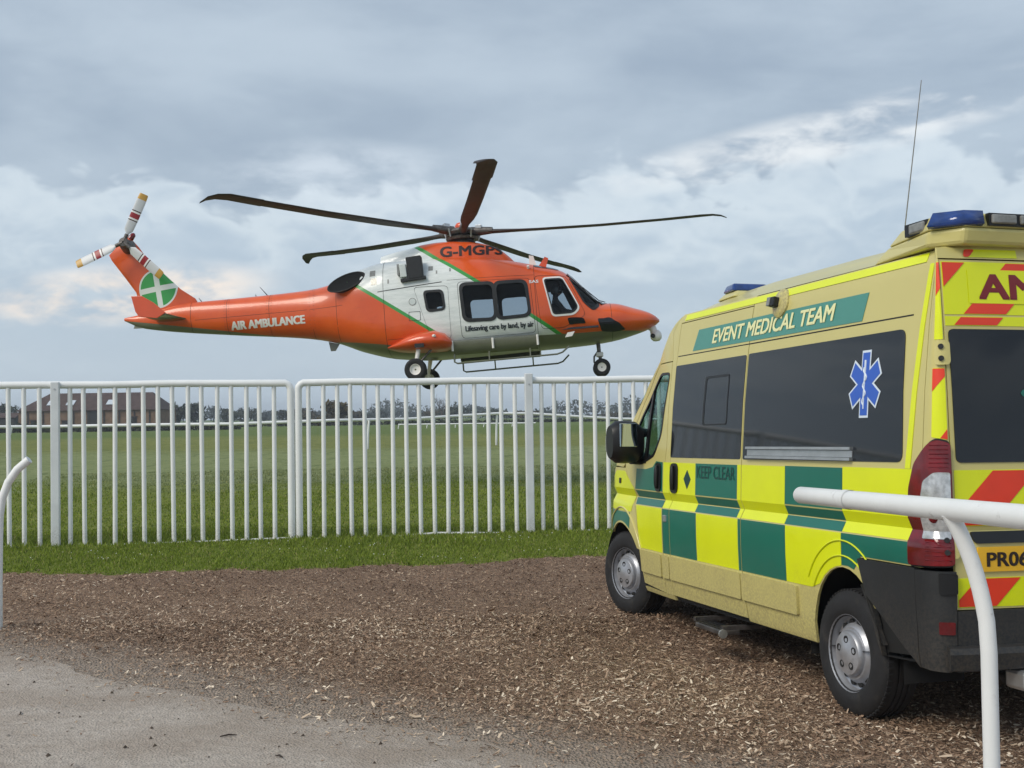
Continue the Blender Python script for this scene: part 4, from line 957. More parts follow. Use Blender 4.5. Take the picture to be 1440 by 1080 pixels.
# aerials
for a_, b_ in (((-5.98, 0, .73), (-6.06, 0, .84)), ((-4.45, 0, .77), (-4.62, 0, .98)), ((-4.72, 0, .77), (-4.73, 0, .82))): MB().tube([a_, b_], [.012, .006], 6).build('aerial', 'heli_black', heli)
MB().prism([(-3.1, -.40), (-2.85, -.47), (-2.95, -.62), (-3.06, -.62)], .02, lambda a, b, d: (a, d-.01, b)).build('blade_aerial', 'grey_grass_reflect', heli)
MB().prism([(1.62, 1.0), (1.78, .96), (1.72, 1.20), (1.62, 1.22)], .025, lambda a, b, d: (a, d-.012, b)).build('blade_aerial', 'heli_white', heli)
MB().prism([(1.78, .92), (1.98, .88), (2.06, 1.12), (1.98, 1.16), (1.86, 1.0)], .03, lambda a, b, d: (a, d-.015, b)).build('wire_cutter', 'heli_orange', heli)
MB().tube([HS(1.60, .80, .0), HS(1.60, .80, .06)], .03, 8).build('position_light', 'heli_white', heli)
MB().prism([(2.36, -.72), (2.52, -.70), (2.46, -.80), (2.30, -.82)], .03, lambda a, b, d: (a, -.93-d, b)).build('pitot_cover', 'heli_white', heli)
# cockpit seats and panel
for sg in (-1, 1):
    s_ = MB(); s_.box((2.22, sg*.46, -.52), (.52, .46, .12)).box((1.94, sg*.46, -.15), (.14, .46, .78), Matrix.Rotation(R(-10), 3, 'Y')); s_.build('pilot_seat', 'seat_cloth', heli, 0, .04)
    for x in (.35, 1.15): MB().box((x, sg*.55, -.40), (.45, .45, .1)).build('cabin_seat', 'seat_cloth', heli, 0, .03)
MB().box((2.86, 0, -.22), (.36, 1.25, .34), Matrix.Rotation(R(20), 3, 'Y')).build('instrument_panel', 'heli_black', heli, 0, .05)
MB().box((-1.15, 0, .0), (.05, 1.7, 1.4)).build('rear_bulkhead', 'interior', heli)
# pilot
mat('flight_suit', srgb(36, 40, 46), .85, var=.2, vscale=12); mat('helmet', srgb(58, 60, 64), .3, coat=.6); mat('skin', srgb(186, 140, 116), .6)
def person(mw):
    J = {'pel': (1.88, -.46, -.28, .15), 'bel': (1.80, -.46, -.10, .145), 'che': (1.77, -.46, .12, .16), 'nek': (1.79, -.46, .27, .06), 'hd0': (1.82, -.46, .34, .085), 'hd1': (1.84, -.46, .43, .095), 'hd2': (1.83, -.46, .50, .06),
         'sl': (1.78, -.27, .18, .075), 'el': (1.95, -.20, -.08, .05), 'wl': (2.20, -.24, -.10, .036), 'sr': (1.78, -.65, .18, .075), 'er': (1.98, -.70, -.08, .05), 'wr': (2.22, -.60, -.12, .036),
         'hl': (1.95, -.36, -.30, .10), 'kl': (2.38, -.34, -.20, .075), 'al': (2.62, -.34, -.52, .05), 'tl': (2.78, -.34, -.55, .04), 'hr': (1.95, -.56, -.30, .10), 'kr': (2.38, -.58, -.20, .075), 'ar': (2.62, -.58, -.52, .05), 'tr': (2.78, -.58, -.55, .04)}
    E_ = [('pel', 'bel'), ('bel', 'che'), ('che', 'nek'), ('nek', 'hd0'), ('hd0', 'hd1'), ('hd1', 'hd2'), ('che', 'sl'), ('sl', 'el'), ('el', 'wl'), ('che', 'sr'), ('sr', 'er'), ('er', 'wr'), ('pel', 'hl'), ('hl', 'kl'), ('kl', 'al'), ('al', 'tl'), ('pel', 'hr'), ('hr', 'kr'), ('kr', 'ar'), ('ar', 'tr')]
    for side, dy in (('l', 1), ('r', -1)):
        w = J['w'+side]; J['p'+side] = (w[0]+.06, w[1], w[2]+.01, .03); E_.append(('w'+side, 'p'+side))
        for i in range(4):
            J['f%s%d' % (side, i)] = (w[0]+.10, w[1]+(i-1.5)*.02, w[2]+.015, .010); J['g%s%d' % (side, i)] = (w[0]+.11+.004*(i % 2), w[1]+(i-1.5)*.019, w[2]-.02, .008); E_ += [('p'+side, 'f%s%d' % (side, i)), ('f%s%d' % (side, i), 'g%s%d' % (side, i))]
        J['t'+side+'h'] = (w[0]+.075, w[1]+.04*dy, w[2]-.012, .010); E_.append(('p'+side, 't'+side+'h'))
    key = list(J); me = bpy.data.meshes.new('person'); me.from_pydata([J[k][:3] for k in key], [(key.index(a), key.index(b)) for a, b in E_], [])
    o = obj('person', me, None, 'flight_suit'); o.matrix_world = mw
    md = o.modifiers.new('skin', 'SKIN'); ly = me.skin_vertices[0] if me.skin_vertices else None
    if ly is None:
        bm = bmesh.new(); bm.from_mesh(me); bm.verts.layers.skin.verify(); bm.to_mesh(me); bm.free(); ly = me.skin_vertices[0]
    for k, d_ in zip(key, ly.data): d_.radius = (J[k][3], J[k][3]); d_.use_root = (k == 'pel')
    o.modifiers.new('sub', 'SUBSURF').levels = 1; o.modifiers['sub'].render_levels = 1
    tag(o, 'helicopter pilot in dark flight suit and helmet seated at the cockpit window', 'person')
    MB().lathe([(.001, .145), (.06, .135), (.115, .09), (.135, .02), (.13, -.05), (.115, -.09)], 20, 'z', (1.825, -.46, .43)).build('helmet', 'helmet', o, 80)
    MB().loft([[(1.825+r_*math.cos(a), -.46+r_*math.sin(a), z) for a in np.linspace(-1.2, 1.2, 10)] for r_, z in ((.128, .50), (.142, .46), (.140, .41))], False, False).build('visor', 'privacy_glass', o, 60)
    MB().lathe([(.001, .10), (.05, .08), (.08, .02), (.07, -.05), (.03, -.09), (.001, -.095)], 16, 'z', (1.862, -.46, .39)).build('face', 'skin', o, 80)
    MB().tube([(1.93, -.55, .36), (1.985, -.47, .345)], [.006, .01], 6).build('microphone', 'heli_black', o)
person(HM @ Matrix.Translation((.36, 0, -.12)))

# ================================================================ ambulance (x forward, y outward to its left, z up; origin under the left rear tyre)
VO = Vector((1.8536, 6.6220, 0)); ve = Vector((-.26886, .96296, -.02059)); vw = Vector((-.96316, -.26866, .01221)); vz = ve.cross(vw)
VM = Matrix(((ve.x, vw.x, vz.x, VO.x), (ve.y, vw.y, vz.y, VO.y), (ve.z, vw.z, vz.z, VO.z), (0, 0, 0, 1)))
van = empty('ambulance', 'cream, yellow and green high roof ambulance van parked on the wood chips', 'van', mw=VM)
WID = 2.05; UC, RC = -.76, .10                         # corner start and corner radius
BZ = [.28, .33, .37, .48, .60, .68, .85, 1.00, 1.03, 1.092, 1.152, 1.40, 1.43, 1.80, 2.13, 2.20, 2.40, 2.47, 2.53]
BW = [-.06, -.035, -.02, -.004, 0.0, .006, .012, .012, .010, -.022, .004, -.004, -.006, -.032, -.068, -.078, -.108, -.122, -.150]
def sst(t): t = max(0.0, min(1.0, t)); return t*t*(3-2*t)
def base(z): return float(np.interp(z, BZ, BW))
def vcurve(u):                                           # plan curve: side, round the rear corner, across the back
    if u >= UC:
        t = -.030*sst((u-2.5)/.9) - .075*sst((u-3.2)/1.0) - .42*sst((u-3.80)/.70)**1.4
        return u, t, 0.0
    s = UC-u; q = RC*math.pi/2
    if s < q:
        a = s/RC; return UC-RC*math.sin(a), -RC*(1-math.cos(a)), a
    d = s-q; W2 = (WID-2*RC); k = d/W2*2-1; bow = .035*(1-k*k)
    if d <= W2: return UC-RC-bow, -RC-d, math.pi/2
    a = min(math.pi/2, (d-W2)/RC); return UC-RC*math.cos(a), -RC-W2-RC*math.sin(a), math.pi/2+a
def VS(u, z, off=0.0):
    U, Wd, a = vcurve(u); b = base(z)
    if a: b = b*(1-.45*min(1, a/1.2)) if z > 1.2 else b*.6*(1-.0*a)
    else: b -= .10*sst((u-2.5)/1.1)*sst((z-1.35)/.75)
    # front wheel arch swells a little
    if u > 2.9: b += .035*math.exp(-((u-3.56)/.42)**2)*math.exp(-((z-.72)/.26)**2)
    b += off
    return (U - b*0 + (-math.sin(a))*b*1.0 if a else U, Wd + math.cos(a)*b, z)
def VR(u, z, off=0.0):                                   # mirrored right side
    p = VS(u, z, off); return (p[0], -WID-p[1], p[2])
UQ = UC - RC*math.pi/2
def ru(w): return UQ + (w+RC)                            # surface coordinate on the back for lateral position w
ZL = [.33, .37, .42, .48, .60, .68, .85, 1.0, 1.03, 1.06, 1.092, 1.12, 1.152, 1.25, 1.40, 1.43, 1.60, 1.80, 1.95, 2.13, 2.20, 2.30, 2.40, 2.47]
UL = list(np.arange(2.3, 4.45, .09)) + [UC-RC*math.pi/2*k/6 for k in range(7)] + [0, .6, 1.2, 1.8] + [UQ-.925*2*k/12 for k in range(1, 13)]
def arch(cx, cz, rx, rz, a0, a1, n=16): return [(cx+rx*math.cos(R(a0+(a1-a0)*k/n)), cz+rz*math.sin(R(a0+(a1-a0)*k/n))) for k in range(n+1)]
RA_ = arch(-.005, .40, .355, .435, 0, 180); RAr = RA_[::-1]
FAr = arch(3.56, .46, .455, .40, 0, 180)
FRONT = [(2.40, 2.53), (2.55, 2.49), (2.70, 2.40), (2.82, 2.29), (2.90, 2.19), (3.23, 2.02), (3.50, 1.76), (3.66, 1.56), (3.84, 1.34), (4.10, 1.20), (4.30, 1.02), (4.41, .80), (4.44, .58), (4.40, .42)]
WIN_D = rounded([(2.56, 2.085), (2.80, 2.09), (2.97, 1.99), (3.25, 1.75), (3.43, 1.50), (3.40, 1.385), (3.10, 1.36), (2.80, 1.43), (2.66, 1.60)], .05, 3)
def vp(name, outline, m, off=0.0, rim=.0, holes=(), parent=None, S=VS, smooth=24):
    return patch(name, outline, S, m, parent or van, off, rim, holes, UL, ZL, smooth)
for S, side in ((VS, 'left'), (VR, 'right')):
    bumper_top = .905
    # dark under-skin that shows in the shut lines
    shell = [(4.38, .42), (4.02, .44)] + [(u, z) for u, z in FRONT[::-1][1:]] + [(-.70, 2.50), (-.70, .45), (-.37, .42)] + RAr + [(.36, .34), (3.09, .34)] + arch(3.56, .46, .455, .40, 180, 8)
    vp('body_frame', shell, 'seam', -.020, holes=[WIN_D], S=S)
    # painted panels
    g = .004
    vp('rear_quarter_panel', [(1.255-g, 2.525), (-.74, 2.525), (-.74, bumper_top), (-.175, bumper_top)] + RAr[3:] + [(.35, .355), (1.215, .355), (1.225, .50), (1.255-g, .70)], 'cream', 0, .016, S=S)
    vp('sliding_door', [(1.255+g, 2.455), (2.455-g, 2.455), (2.455-g, .375), (1.225, .375), (1.235, .52), (1.255+g, .70)], 'cream', .001, .016, S=S)
    vp('roof_gutter', [(1.255+g, 2.462), (2.46, 2.462), (2.46, 2.53), (1.255+g, 2.53)], 'cream', .0, .012, S=S)
    vp('door_pillar', [(2.455+g, .37), (2.455+g, 2.53), (2.50, 2.51), (2.595, 2.40), (2.535, 2.18), (2.535, 1.5), (2.595, 1.15), (2.595, .37)], 'cream', 0, .016, S=S)
    vp('front_door', [(2.60, .375), (2.60, 1.15), (2.54, 1.5), (2.54, 2.165), (2.86, 2.165), (3.02, 2.075), (3.26, 1.865), (3.48, 1.575), (3.52, 1.33), (3.30, 1.13), (3.19, 1.0), (3.10, .72), (3.08, .40)], 'cream', .001, .016, holes=[WIN_D], S=S)
    vp('door_window', grow(WIN_D, .006), 'cab_glass', -.014, S=S)
    vp('window_seal', grow(WIN_D, .004), 'black_plastic', .004, .012, holes=[grow(WIN_D, -.022)], S=S)
    vp('window_divider', [(2.985, 1.37), (3.03, 1.37), (3.03, 1.955), (2.985, 1.975)], 'black_plastic', .002, .02, S=S)
    vp('windscreen_pillar', [(2.50, 2.515), (2.55, 2.49), (2.70, 2.40), (2.82, 2.29), (2.90, 2.19), (3.23, 2.02), (3.50, 1.76), (3.66, 1.56), (3.84, 1.34), (3.60, 1.33), (3.53, 1.36), (3.49, 1.585), (3.27, 1.875), (3.03, 2.085), (2.865, 2.173), (2.54, 2.173), (2.60, 2.40)], 'cream', 0, .014, S=S)
    vp('front_wing', [(3.11, .715), (3.20, .99), (3.31, 1.12), (3.53, 1.325), (3.86, 1.325), (4.08, 1.20), (4.20, 1.08), (4.26, .86), (4.10, .72), (4.02, .60)] + arch(3.56, .46, .455, .40, 5, 148, 14) + [(3.10, .66)], 'cream', .001, .016, S=S)
    vp('front_bumper_side', [(4.025, .59), (4.11, .71), (4.27, .85), (4.38, .80), (4.42, .58), (4.38, .43), (4.03, .45)], 'plastic', .004, .016, S=S)
    vp('sill', [(2.455, .335), (2.455, .372), (3.09, .372), (3.09, .335)], 'cream', -.004, .02, S=S)
    # rubbed-in skirt mouldings
    for a, b in ((2.62, 3.075), (2.46, 2.59), (1.262, 2.445), (.515, 1.245)):
        p = [(a, .672), (b, .672), (b - (.012 if b > 3 else 0), .495), (a+(.0), .495)]
        vp('skirt_moulding', rounded(p, .012, 3), 'cream', .020, .020, S=S)
    # glazing
    vp('side_window', rounded([(1.272, 2.128), (2.445, 2.128), (2.445, 1.425), (1.272, 1.425)], .018, 3), 'privacy_glass', .004, .006, S=S)
    vp('side_window', rounded([(1.238, 2.132), (-.545, 2.132), (-.575, 1.432), (1.238, 1.425)], [.015, .05, .05, .015], 4), 'privacy_glass', .004, .006, S=S)
    vp('window_vent', rounded([(1.89, 2.015), (1.50, 2.015), (1.50, 1.66), (1.90, 1.66)], .03, 4), 'black_plastic', .0065, .003, holes=[rounded([(1.865, 1.998), (1.512, 1.998), (1.512, 1.67), (1.875, 1.67)], .03, 4)], S=S)
    # sliding-door rail
    rl_ = MB()
    for z0, z1, d in ((1.494, 1.510, .026), (1.452, 1.490, .010), (1.434, 1.450, .026)):
        rl_.loft([[S(u, z0, d), S(u, z1, d), S(u, z1, .0), S(u, z0, .0)] for u in (1.165, -.105)])
    rl_.build('door_rail', 'alu', van)
    # livery squares; thin gaps at the body creases leave cream lines
    cols_u = [(3.255, 2.60), (2.592, 1.99), (1.985, 1.318), (1.312, .664), (.660, .003), (-.001, -.672)]
    colr = ['green', 'yellow', 'green', 'yellow', 'green', 'yellow']
    tops = [1.372, 1.386, 1.386, 1.388, 1.392, 1.398]
    door_cut = lambda poly: poly
    for (a, b), c, tp in zip(cols_u, colr, tops):
        if c == 'green': bands = [(1.157, tp), (1.096, 1.147), (1.034, 1.088)]
        else: bands = [(1.034, tp)]
        for lo, hi in bands:
            poly = [(a, lo), (b, lo), (b, hi), (a, hi)]
            if a > 3 and lo > 1.15: poly = [(3.235, lo), (b, lo), (b, 1.385), (2.74, 1.392), (2.82, 1.345), (2.98, 1.325), (3.21, 1.325)]
            if a > 3 and lo < 1.15: poly = [(3.20, lo), (b, lo), (b, hi), (3.23, hi)]
            if b < 2.46 and a > 2.46 and c == 'yellow':
                vp('yellow_square', [(2.459, lo), (2.592, lo), (2.582, hi), (2.459, hi)], 'yellow', .0025, .002, S=S); poly = [(2.451, lo), (b, lo), (b, hi), (2.451, hi)]
            if c == 'yellow' and a > 1.26 > b:
                vp('yellow_square', [(1.260, lo), (a, lo), (a, hi), (1.260, hi)], c, .0025, .002, S=S); poly = [(1.250, lo), (b, lo), (b, hi), (1.250, hi)]
            vp(c+'_square', poly, c, .0025, .002, S=S)
    low = [((3.19, 2.61), 'yellow'), ((2.59, 1.966), 'green'), ((1.960, 1.300), 'yellow'), ((1.294, .652), 'green'), ((.648, .010), 'yellow'), ((.006, -.672), 'green')]
    for (a, b), c in low:
        lo, hi = .684, 1.026
        poly = [(a, lo), (b, lo), (b, hi), (a, hi)]
        if a > 3: poly = [(3.10, lo+.02), (3.085, lo), (b, lo), (b, hi), (3.185, hi), (3.14, .85)]
        if c == 'yellow' and a < 1:
            poly = [(a, lo), (a, hi), (.20, hi), (.19, .98), (b, .98), (b, .84)] + [p for p in RA_ if p[0] > .02 and p[1] > .70][::-1] + [(.30, lo)]
            poly = [(a, lo), (a, hi), (b, hi), (b, .842)] + [(p[0]*1.02+.002, p[1]+.006) for p in RA_[::-1] if p[0] > .03 and p[1] > .70] + [(.345, lo)]
        if c == 'green' and a < 1: poly = [(a, hi), (-.672, hi), (-.672, .912), (-.19, .912), (-.12, .832), (-.06, .846), (a, .846)]
        if c == 'green' and a > 2:
            vp('green_square', [(2.461, lo), (2.59, lo), (2.59, hi), (2.461, hi)], 'green', .0025, .002, S=S); poly = [(2.449, lo), (b, lo), (b, hi), (2.449, hi)]
        if c == 'green' and 1 < a < 2:
            vp('green_square', [(1.260, lo), (a, lo), (a, hi), (1.260, hi)], 'green', .0025, .002, S=S); poly = [(1.250, lo), (b, lo), (b, hi), (1.250, hi)]
        vp(c+'_square', poly, c, .0025, .002, S=S)
    vp('yellow_square', [(3.262, 1.034), (3.262, 1.157), (3.54, 1.30), (3.80, 1.30), (4.02, 1.20), (4.16, 1.05), (4.14, .965)]+[(3.90, .965), (3.30, .965)], 'yellow', .004, .002, S=S)
    vp('green_square', [(3.33, .955), (4.15, .955), (4.20, .86), (4.08, .74)] + [(p[0], p[1]+.012) for p in arch(3.56, .46, .465, .405, 42, 120, 10)], 'green', .004, .002, S=S)
    # wheel-arch swage lines
    for k, (rx, rz) in enumerate(((.40, .50), (.47, .585))):
        pts = [S(p[0], p[1], .006) for p in arch(-.005, .40, rx, rz, 36, 150 if k == 0 else 128, 18)]; MB().tube(pts, .005, 6).build('arch_swage', 'yellow', van, 60)
    pts = [S(p[0], p[1], .006) for p in arch(3.56, .46, .52, .53, 35, 168, 18)]; MB().tube(pts, .009, 6).build('arch_swage', 'cream', van, 60)
    # stripes
    vp('yellow_stripe', [(-.66, 2.470), (2.40, 2.474), (2.40, 2.520), (-.66, 2.518)], 'yellow', .004, .003, S=S)
    vp('yellow_stripe', [(-.600, 1.40), (-.645, 1.40), (-.735, 2.455), (-.700, 2.455)], 'yellow', .004, .003, S=S)
    vp('green_band', [(2.175, 2.222), (2.105, 2.377), (-.155, 2.374), (-.112, 2.216)], 'band_green', .003, .002, S=S)
    patch('roof_fold', [(2.44, 2.196), (2.44, 2.204), (-.60, 2.204), (-.60, 2.196)], S, 'seam', van, .0012, 0, (), UL, (), 24)
    # wheels arches: inner tubs
    for cx, cz in ((0, .40), (3.56, .44)):
        tub = MB(); rs = []
        for w_ in (-.03, -.40):
            rs.append([(cx+.475*math.cos(t), w_-.02 if S is VS else -WID-w_+.02, cz-.08+.52*math.sin(t)) for t in np.linspace(-.1, math.pi+.1, 17)])
        tub.loft(rs, False, False)
        tub.add([rs[1][0], *rs[1][1:]], [tuple(range(17))]); tub.build('wheel_tub', 'underside', van, 50)
# lettering on the near side
text('lettering', 'EVENT MEDICAL TEAM', lambda a, b, d: VS(1.842-a, 2.250+b, .0065+d), 1.66, .104, 'letter_cream', van, .09, .18)
text('lettering', 'KEEP CLEAR', lambda a, b, d: VS(1.955-a, 1.280+b, .006+d), .610, .090, 'letter_dark', van)
vp('green_diamond', [(2.128, 1.335), (2.066, 1.268), (2.130, 1.193), (2.192, 1.268)], 'letter_dark', .005, .002)
# six-pointed medical star with rod and snake
def star(R1, hw, cx, cz, sx=1.0):
    pts = []
    for k in range(6):
        a = R(90+60*k); d = np.array([math.cos(a), math.sin(a)]); n_ = np.array([-d[1], d[0]])
        pts += [tuple(d*R1-n_*hw), tuple(d*R1+n_*hw)]; m_ = R(90+60*k+30); pts.append((math.cos(m_)*hw*2, math.sin(m_)*hw*2))
    return [(cx-p[0]*sx, cz+p[1]) for p in pts]
vp('star_of_life', star(.187, .052, -.20, 1.858, .84), 'star_white', .007, .002)
vp('star_of_life', star(.174, .041, -.20, 1.858, .84), 'star_blue', .0085, .001)
MB().tube([VS(-.20, z, .0105) for z in np.linspace(1.72, 1.99, 5)], [.004, .005, .005, .006, .008], 6).build('star_rod', 'star_white', van)
MB().tube([VS(-.20+.016*math.sin(k*.75), 1.74+k*.0105, .0105) for k in range(21)], [.004+.0015*(k > 12) for k in range(21)], 6).build('star_snake', 'star_white', van, 60)
# door handles: dark recessed ovals
for cx, wd in ((2.685, .12), (2.365, .135)):
    vp('door_handle', rounded([(cx-wd/2, 1.155), (cx+wd/2, 1.155), (cx+wd/2, 1.382), (cx-wd/2, 1.382)], .055, 5), 'black_plastic', .012, .012)
    o = MB().tube([VS(cx, z, .022) for z in np.linspace(1.18, 1.36, 6)], [.012, .02, .022, .022, .02, .012], 8).build('handle_grip', 'black_plastic', [c for c in van.children if c.name.startswith('door_handle')][-1], 60)
vp('side_repeater', rounded([(3.70, 1.235), (3.64, 1.235), (3.64, 1.19), (3.70, 1.19)], .01), 'black_plastic', .010, .01)
MB().box(VS(2.527, .955, .006), (.05, .02, .05)).build('door_catch', 'alu', van, 0, .004)
# ---------------- roof, windscreen, bonnet and front as cross lofts
def cross(rows, name, m, cap=False, n=16, smooth=35, u_bulge=0.0):
    rings = []
    for (u, z, cr, fw) in rows:
        a = Vector(VS(u, z)); b = Vector(VR(u, z)); ring = []
        for k in range(n+1):
            t = k/n; e_ = 1-abs(2*t-1); f = sst(min(1, e_*2.2)); q = 1-(2*t-1)**2
            p = a.lerp(b, t); ring.append((p.x+fw*q, p.y, p.z+cr*f))
        rings.append(ring)
    return MB().loft(rings, False, False).build(name, m, van, smooth)
cross([(-.735, 2.525, .10, -.03), (-.6, 2.527, .15, 0), (.5, 2.53, .165, 0), (1.6, 2.53, .165, 0), (2.2, 2.53, .15, 0), (2.40, 2.53, .13, .02), (2.55, 2.49, .11, .10), (2.70, 2.40, .09, .17), (2.82, 2.29, .06, .22), (2.90, 2.19, .04, .25)], 'roof', 'cream')
cross([(2.90, 2.19, .04, .25), (3.23, 2.02, .02, .27), (3.50, 1.76, .02, .28), (3.66, 1.56, .01, .28), (3.84, 1.34, .01, .27)], 'windscreen', 'cab_glass')
cross([(3.84, 1.335, .01, .27), (4.10, 1.20, .02, .25), (4.30, 1.02, .02, .22), (4.37, .90, 0, .21)], 'bonnet', 'cream')
cross([(4.37, .90, 0, .21), (4.41, .80, 0, .20), (4.44, .58, 0, .20), (4.40, .42, 0, .17)], 'front_bumper', 'plastic')
cross([(4.36, .335, 0, .15), (3.0, .335, 0, 0), (.5, .345, 0, 0), (-.70, .42, 0, 0)], 'underbody', 'underside')
# ---------------- back of the van
Z0, Z1 = .705, 2.462
cream_b = 'cream'
vp('rear_header', [(ru(-.02), 2.47), (ru(-WID+.02), 2.47), (ru(-WID+.02), 2.525), (ru(-.02), 2.525)], 'cream', 0, .012)
crown = MB(); top = [VS(ru(-.10-k*(WID-.2)/16), 2.525) for k in range(17)]
crown.loft([top, [(p[0]+.03, p[1], p[2]+.10*sst(min(1, (1-abs(2*k/16-1))*2.2))) for k, p in enumerate(top)]], False, False); crown.build('rear_header', 'cream', van, 40)
def chev(q0, q1, rect): return clip(clip(rect, 1, 1, q0), -1, -1, -q1)
for S, sg in ((VS, 1), (VR, -1)):
    vp('corner_pillar', [(-.745, .92), (-.745, 2.525), (ru(-.086), 2.462), (ru(-.086), .92)], 'cream', 0, .016, S=S)
    rx = [c for c in van.children if c.name.startswith('corner_pillar')][-1]
    pr = [(ru(-.030), 1.60), (ru(-.084), 1.56), (ru(-.084), 2.455), (ru(-.055), 2.455), (ru(-.035), 2.1)]
    vp('pillar_stripe', rounded([(ru(.008), 1.56), (ru(-.078), 1.545), (ru(-.078), 1.908), (ru(.000), 1.908)], .006, 2), 'yellow', .003, .002, S=S)
    vp('pillar_stripe', rounded([(ru(-.012), 2.052), (ru(-.078), 2.052), (ru(-.078), 2.45), (ru(-.045), 2.45)], .006, 2), 'yellow', .003, .002, S=S)
    vp('pillar_stripe', [(ru(-.033), 2.275), (ru(-.078), 2.315), (ru(-.078), 2.447), (ru(-.048), 2.447)], 'red_chevron', .005, .001, S=S)
    vp('pillar_stripe', [(ru(.002), 1.79), (ru(-.077), 1.865), (ru(-.077), 1.905), (ru(.000), 1.905)], 'red_chevron', .005, .001, S=S)
    vp('pillar_stripe', [(ru(-.04), 1.555), (ru(-.077), 1.548), (ru(-.077), 1.60)], 'red_chevron', .005, .001, S=S)
    dz_ = rounded([(-.115, 2.105), (-.97, 2.105), (-.97, 1.432), (-.118, 1.432)], .03, 4); dwin = [(ru(a), b) for a, b in dz_]
    door = vp('rear_door', [(ru(-.094), Z1), (ru(-1.022), Z1), (ru(-1.022), Z0), (ru(-.094), Z0)], 'cream', .001, .02, S=S)
    vp('rear_window', dwin, 'privacy_glass', .006, .006, parent=door, S=S)
    for lo, hi, bands in ((2.18, 2.452, [(2.214, 3), (1.735, 1.975), (1.255, 1.496)]), (2.122, 2.170, [(1.735, 1.975), (1.255, 1.496)]), (1.115, 1.395, [(.822, 1.072), (.32, .57)]), (.715, .860, [(.405, .645), (-.08, .165)])):
        rect = [(-.104, lo), (-1.012, lo), (-1.012, hi), (-.104, hi)]
        vp('yellow_panel', [(ru(a), b) for a, b in rect], 'yellow', .003, .002, parent=door, S=S)
        r2 = [(-.108, lo+.004), (-1.008, lo+.004), (-1.008, hi-.004), (-.108, hi-.004)]
        for q0, q1 in bands:
            c = chev(q0, q1, r2)
            if len(c) >= 3: vp('red_stripe', [(ru(a), b) for a, b in c], 'red_chevron', .0055, .001, parent=door, S=S)
    for zc in (1.985, 1.02):
        h_ = vp('hinge', rounded([(ru(-.018), zc-.062), (ru(-.108), zc-.062), (ru(-.108), zc+.062), (ru(-.018), zc+.062)], .025, 4), 'cream', .020, .022, S=S)
        for dz2 in (-.03, .03): MB().tube([S(ru(-.055), zc+dz2, .020), S(ru(-.055), zc+dz2, .028)], .014, 10).build('hinge_bolt', 'plastic', h_, 40)
    # tail lamp: red lens wrapping the corner with two clear windows
    tl = [(-.655, .915), (-.655, 1.30), (-.70, 1.43), (-.80, 1.53), (ru(-.02), 1.548), (ru(-.082), 1.53), (ru(-.084), .925)]
    lamp = vp('tail_light', rounded(tl, .02, 3), 'red_lens', .022, .03, S=S)
    vp('lamp_gasket', grow(rounded(tl, .02, 3), .010), 'seam', .006, .008, parent=lamp, S=S)
    vp('reversing_lens', rounded([(ru(.052), 1.265), (ru(.04), 1.34), (ru(-.01), 1.385), (ru(-.074), 1.385), (ru(-.074), 1.235), (ru(.052), 1.235)], .012, 3), 'clear_lens', .027, .006, parent=lamp, S=S)
    vp('indicator_lens', rounded([(ru(.052), 1.228), (ru(-.074), 1.228), (ru(-.074), 1.055), (ru(.052), 1.055)], .008, 3), 'clear_lens', .026, .006, parent=lamp, S=S)
    q_ = MB().lathe([(.001, .012), (.02, .010), (.032, 0)], 14, 'x', (0, 0, 0)).build('lamp_bulb', 'red_lens', lamp, 60); q_.location = Vector(S(ru(-.01), 1.165, .030)); q_.rotation_euler = (0, 0, math.pi)
    for zz in np.arange(1.41, 1.52, .022): MB().tube([S(ru(w_), zz, .0235) for w_ in (.01, -.03, -.07)], .003, 4).build('lens_rib', 'red_lens', lamp)
    for zz in np.arange(.95, 1.045, .022): MB().tube([S(ru(w_), zz, .0235) for w_ in (.03, -.02, -.07)], .003, 4).build('lens_rib', 'red_lens', lamp)
    # bumper end and corner
    be_ = [(-.178, .900)] + [p for p in RAr if p[0] < -.18] + [(-.385, .46), (-.50, .425), (-.70, .40), (-.705, .900)]
    vp('bumper_side', be_, 'plastic', .018, .03, S=S)
    vp('bumper_corner', [(-.712, .895), (-.712, .405), (ru(-.06), .40), (ru(-.088), .42), (ru(-.088), .895)], 'plastic', .022, .03, S=S)
    vp('bumper_latch', rounded([(ru(-.022), .89), (ru(-.088), .885), (ru(-.088), .785), (ru(-.022), .785)], .008, 2), 'black_plastic', .034, .014, S=S)
    vp('reflector', rounded([(ru(-.018), .648), (ru(-.078), .648), (ru(-.078), .586), (ru(-.018), .586)], .006, 2), 'red_lens', .030, .01, S=S)
vp('rear_bumper', [(ru(-.092), .70), (ru(-WID+.092), .70), (ru(-WID+.092), .40), (ru(-.092), .40)], 'plastic', .020, .03)
stp = MB(); rows_ = [[VS(ru(w_), .53, .02), VS(ru(w_), .528, .085), VS(ru(w_), .50, .10), VS(ru(w_), .42, .09), VS(ru(w_), .405, .02)] for w_ in np.linspace(-.05, -WID+.05, 15)]
stp.loft(rows_).build('bumper_step', 'plastic', van, 35)
rec = vp('plate_recess', rounded([(ru(-.182), 1.088), (ru(-1.0), 1.088), (ru(-1.0), 1.030), (ru(-.20), 1.030)], .02, 3), 'black_plastic', .014, .012)
pl_ = vp('number_plate', rounded([(ru(-.212), 1.012), (ru(-.732), 1.012), (ru(-.732), .890), (ru(-.212), .890)], .008, 2), 'plate_yellow', .012, .010)
text('plate_lettering', 'PR06', lambda a, b, d: VS(ru(-.258-a), .914+b, .0135+d), .235, .072, 'plate_black', pl_, .09)
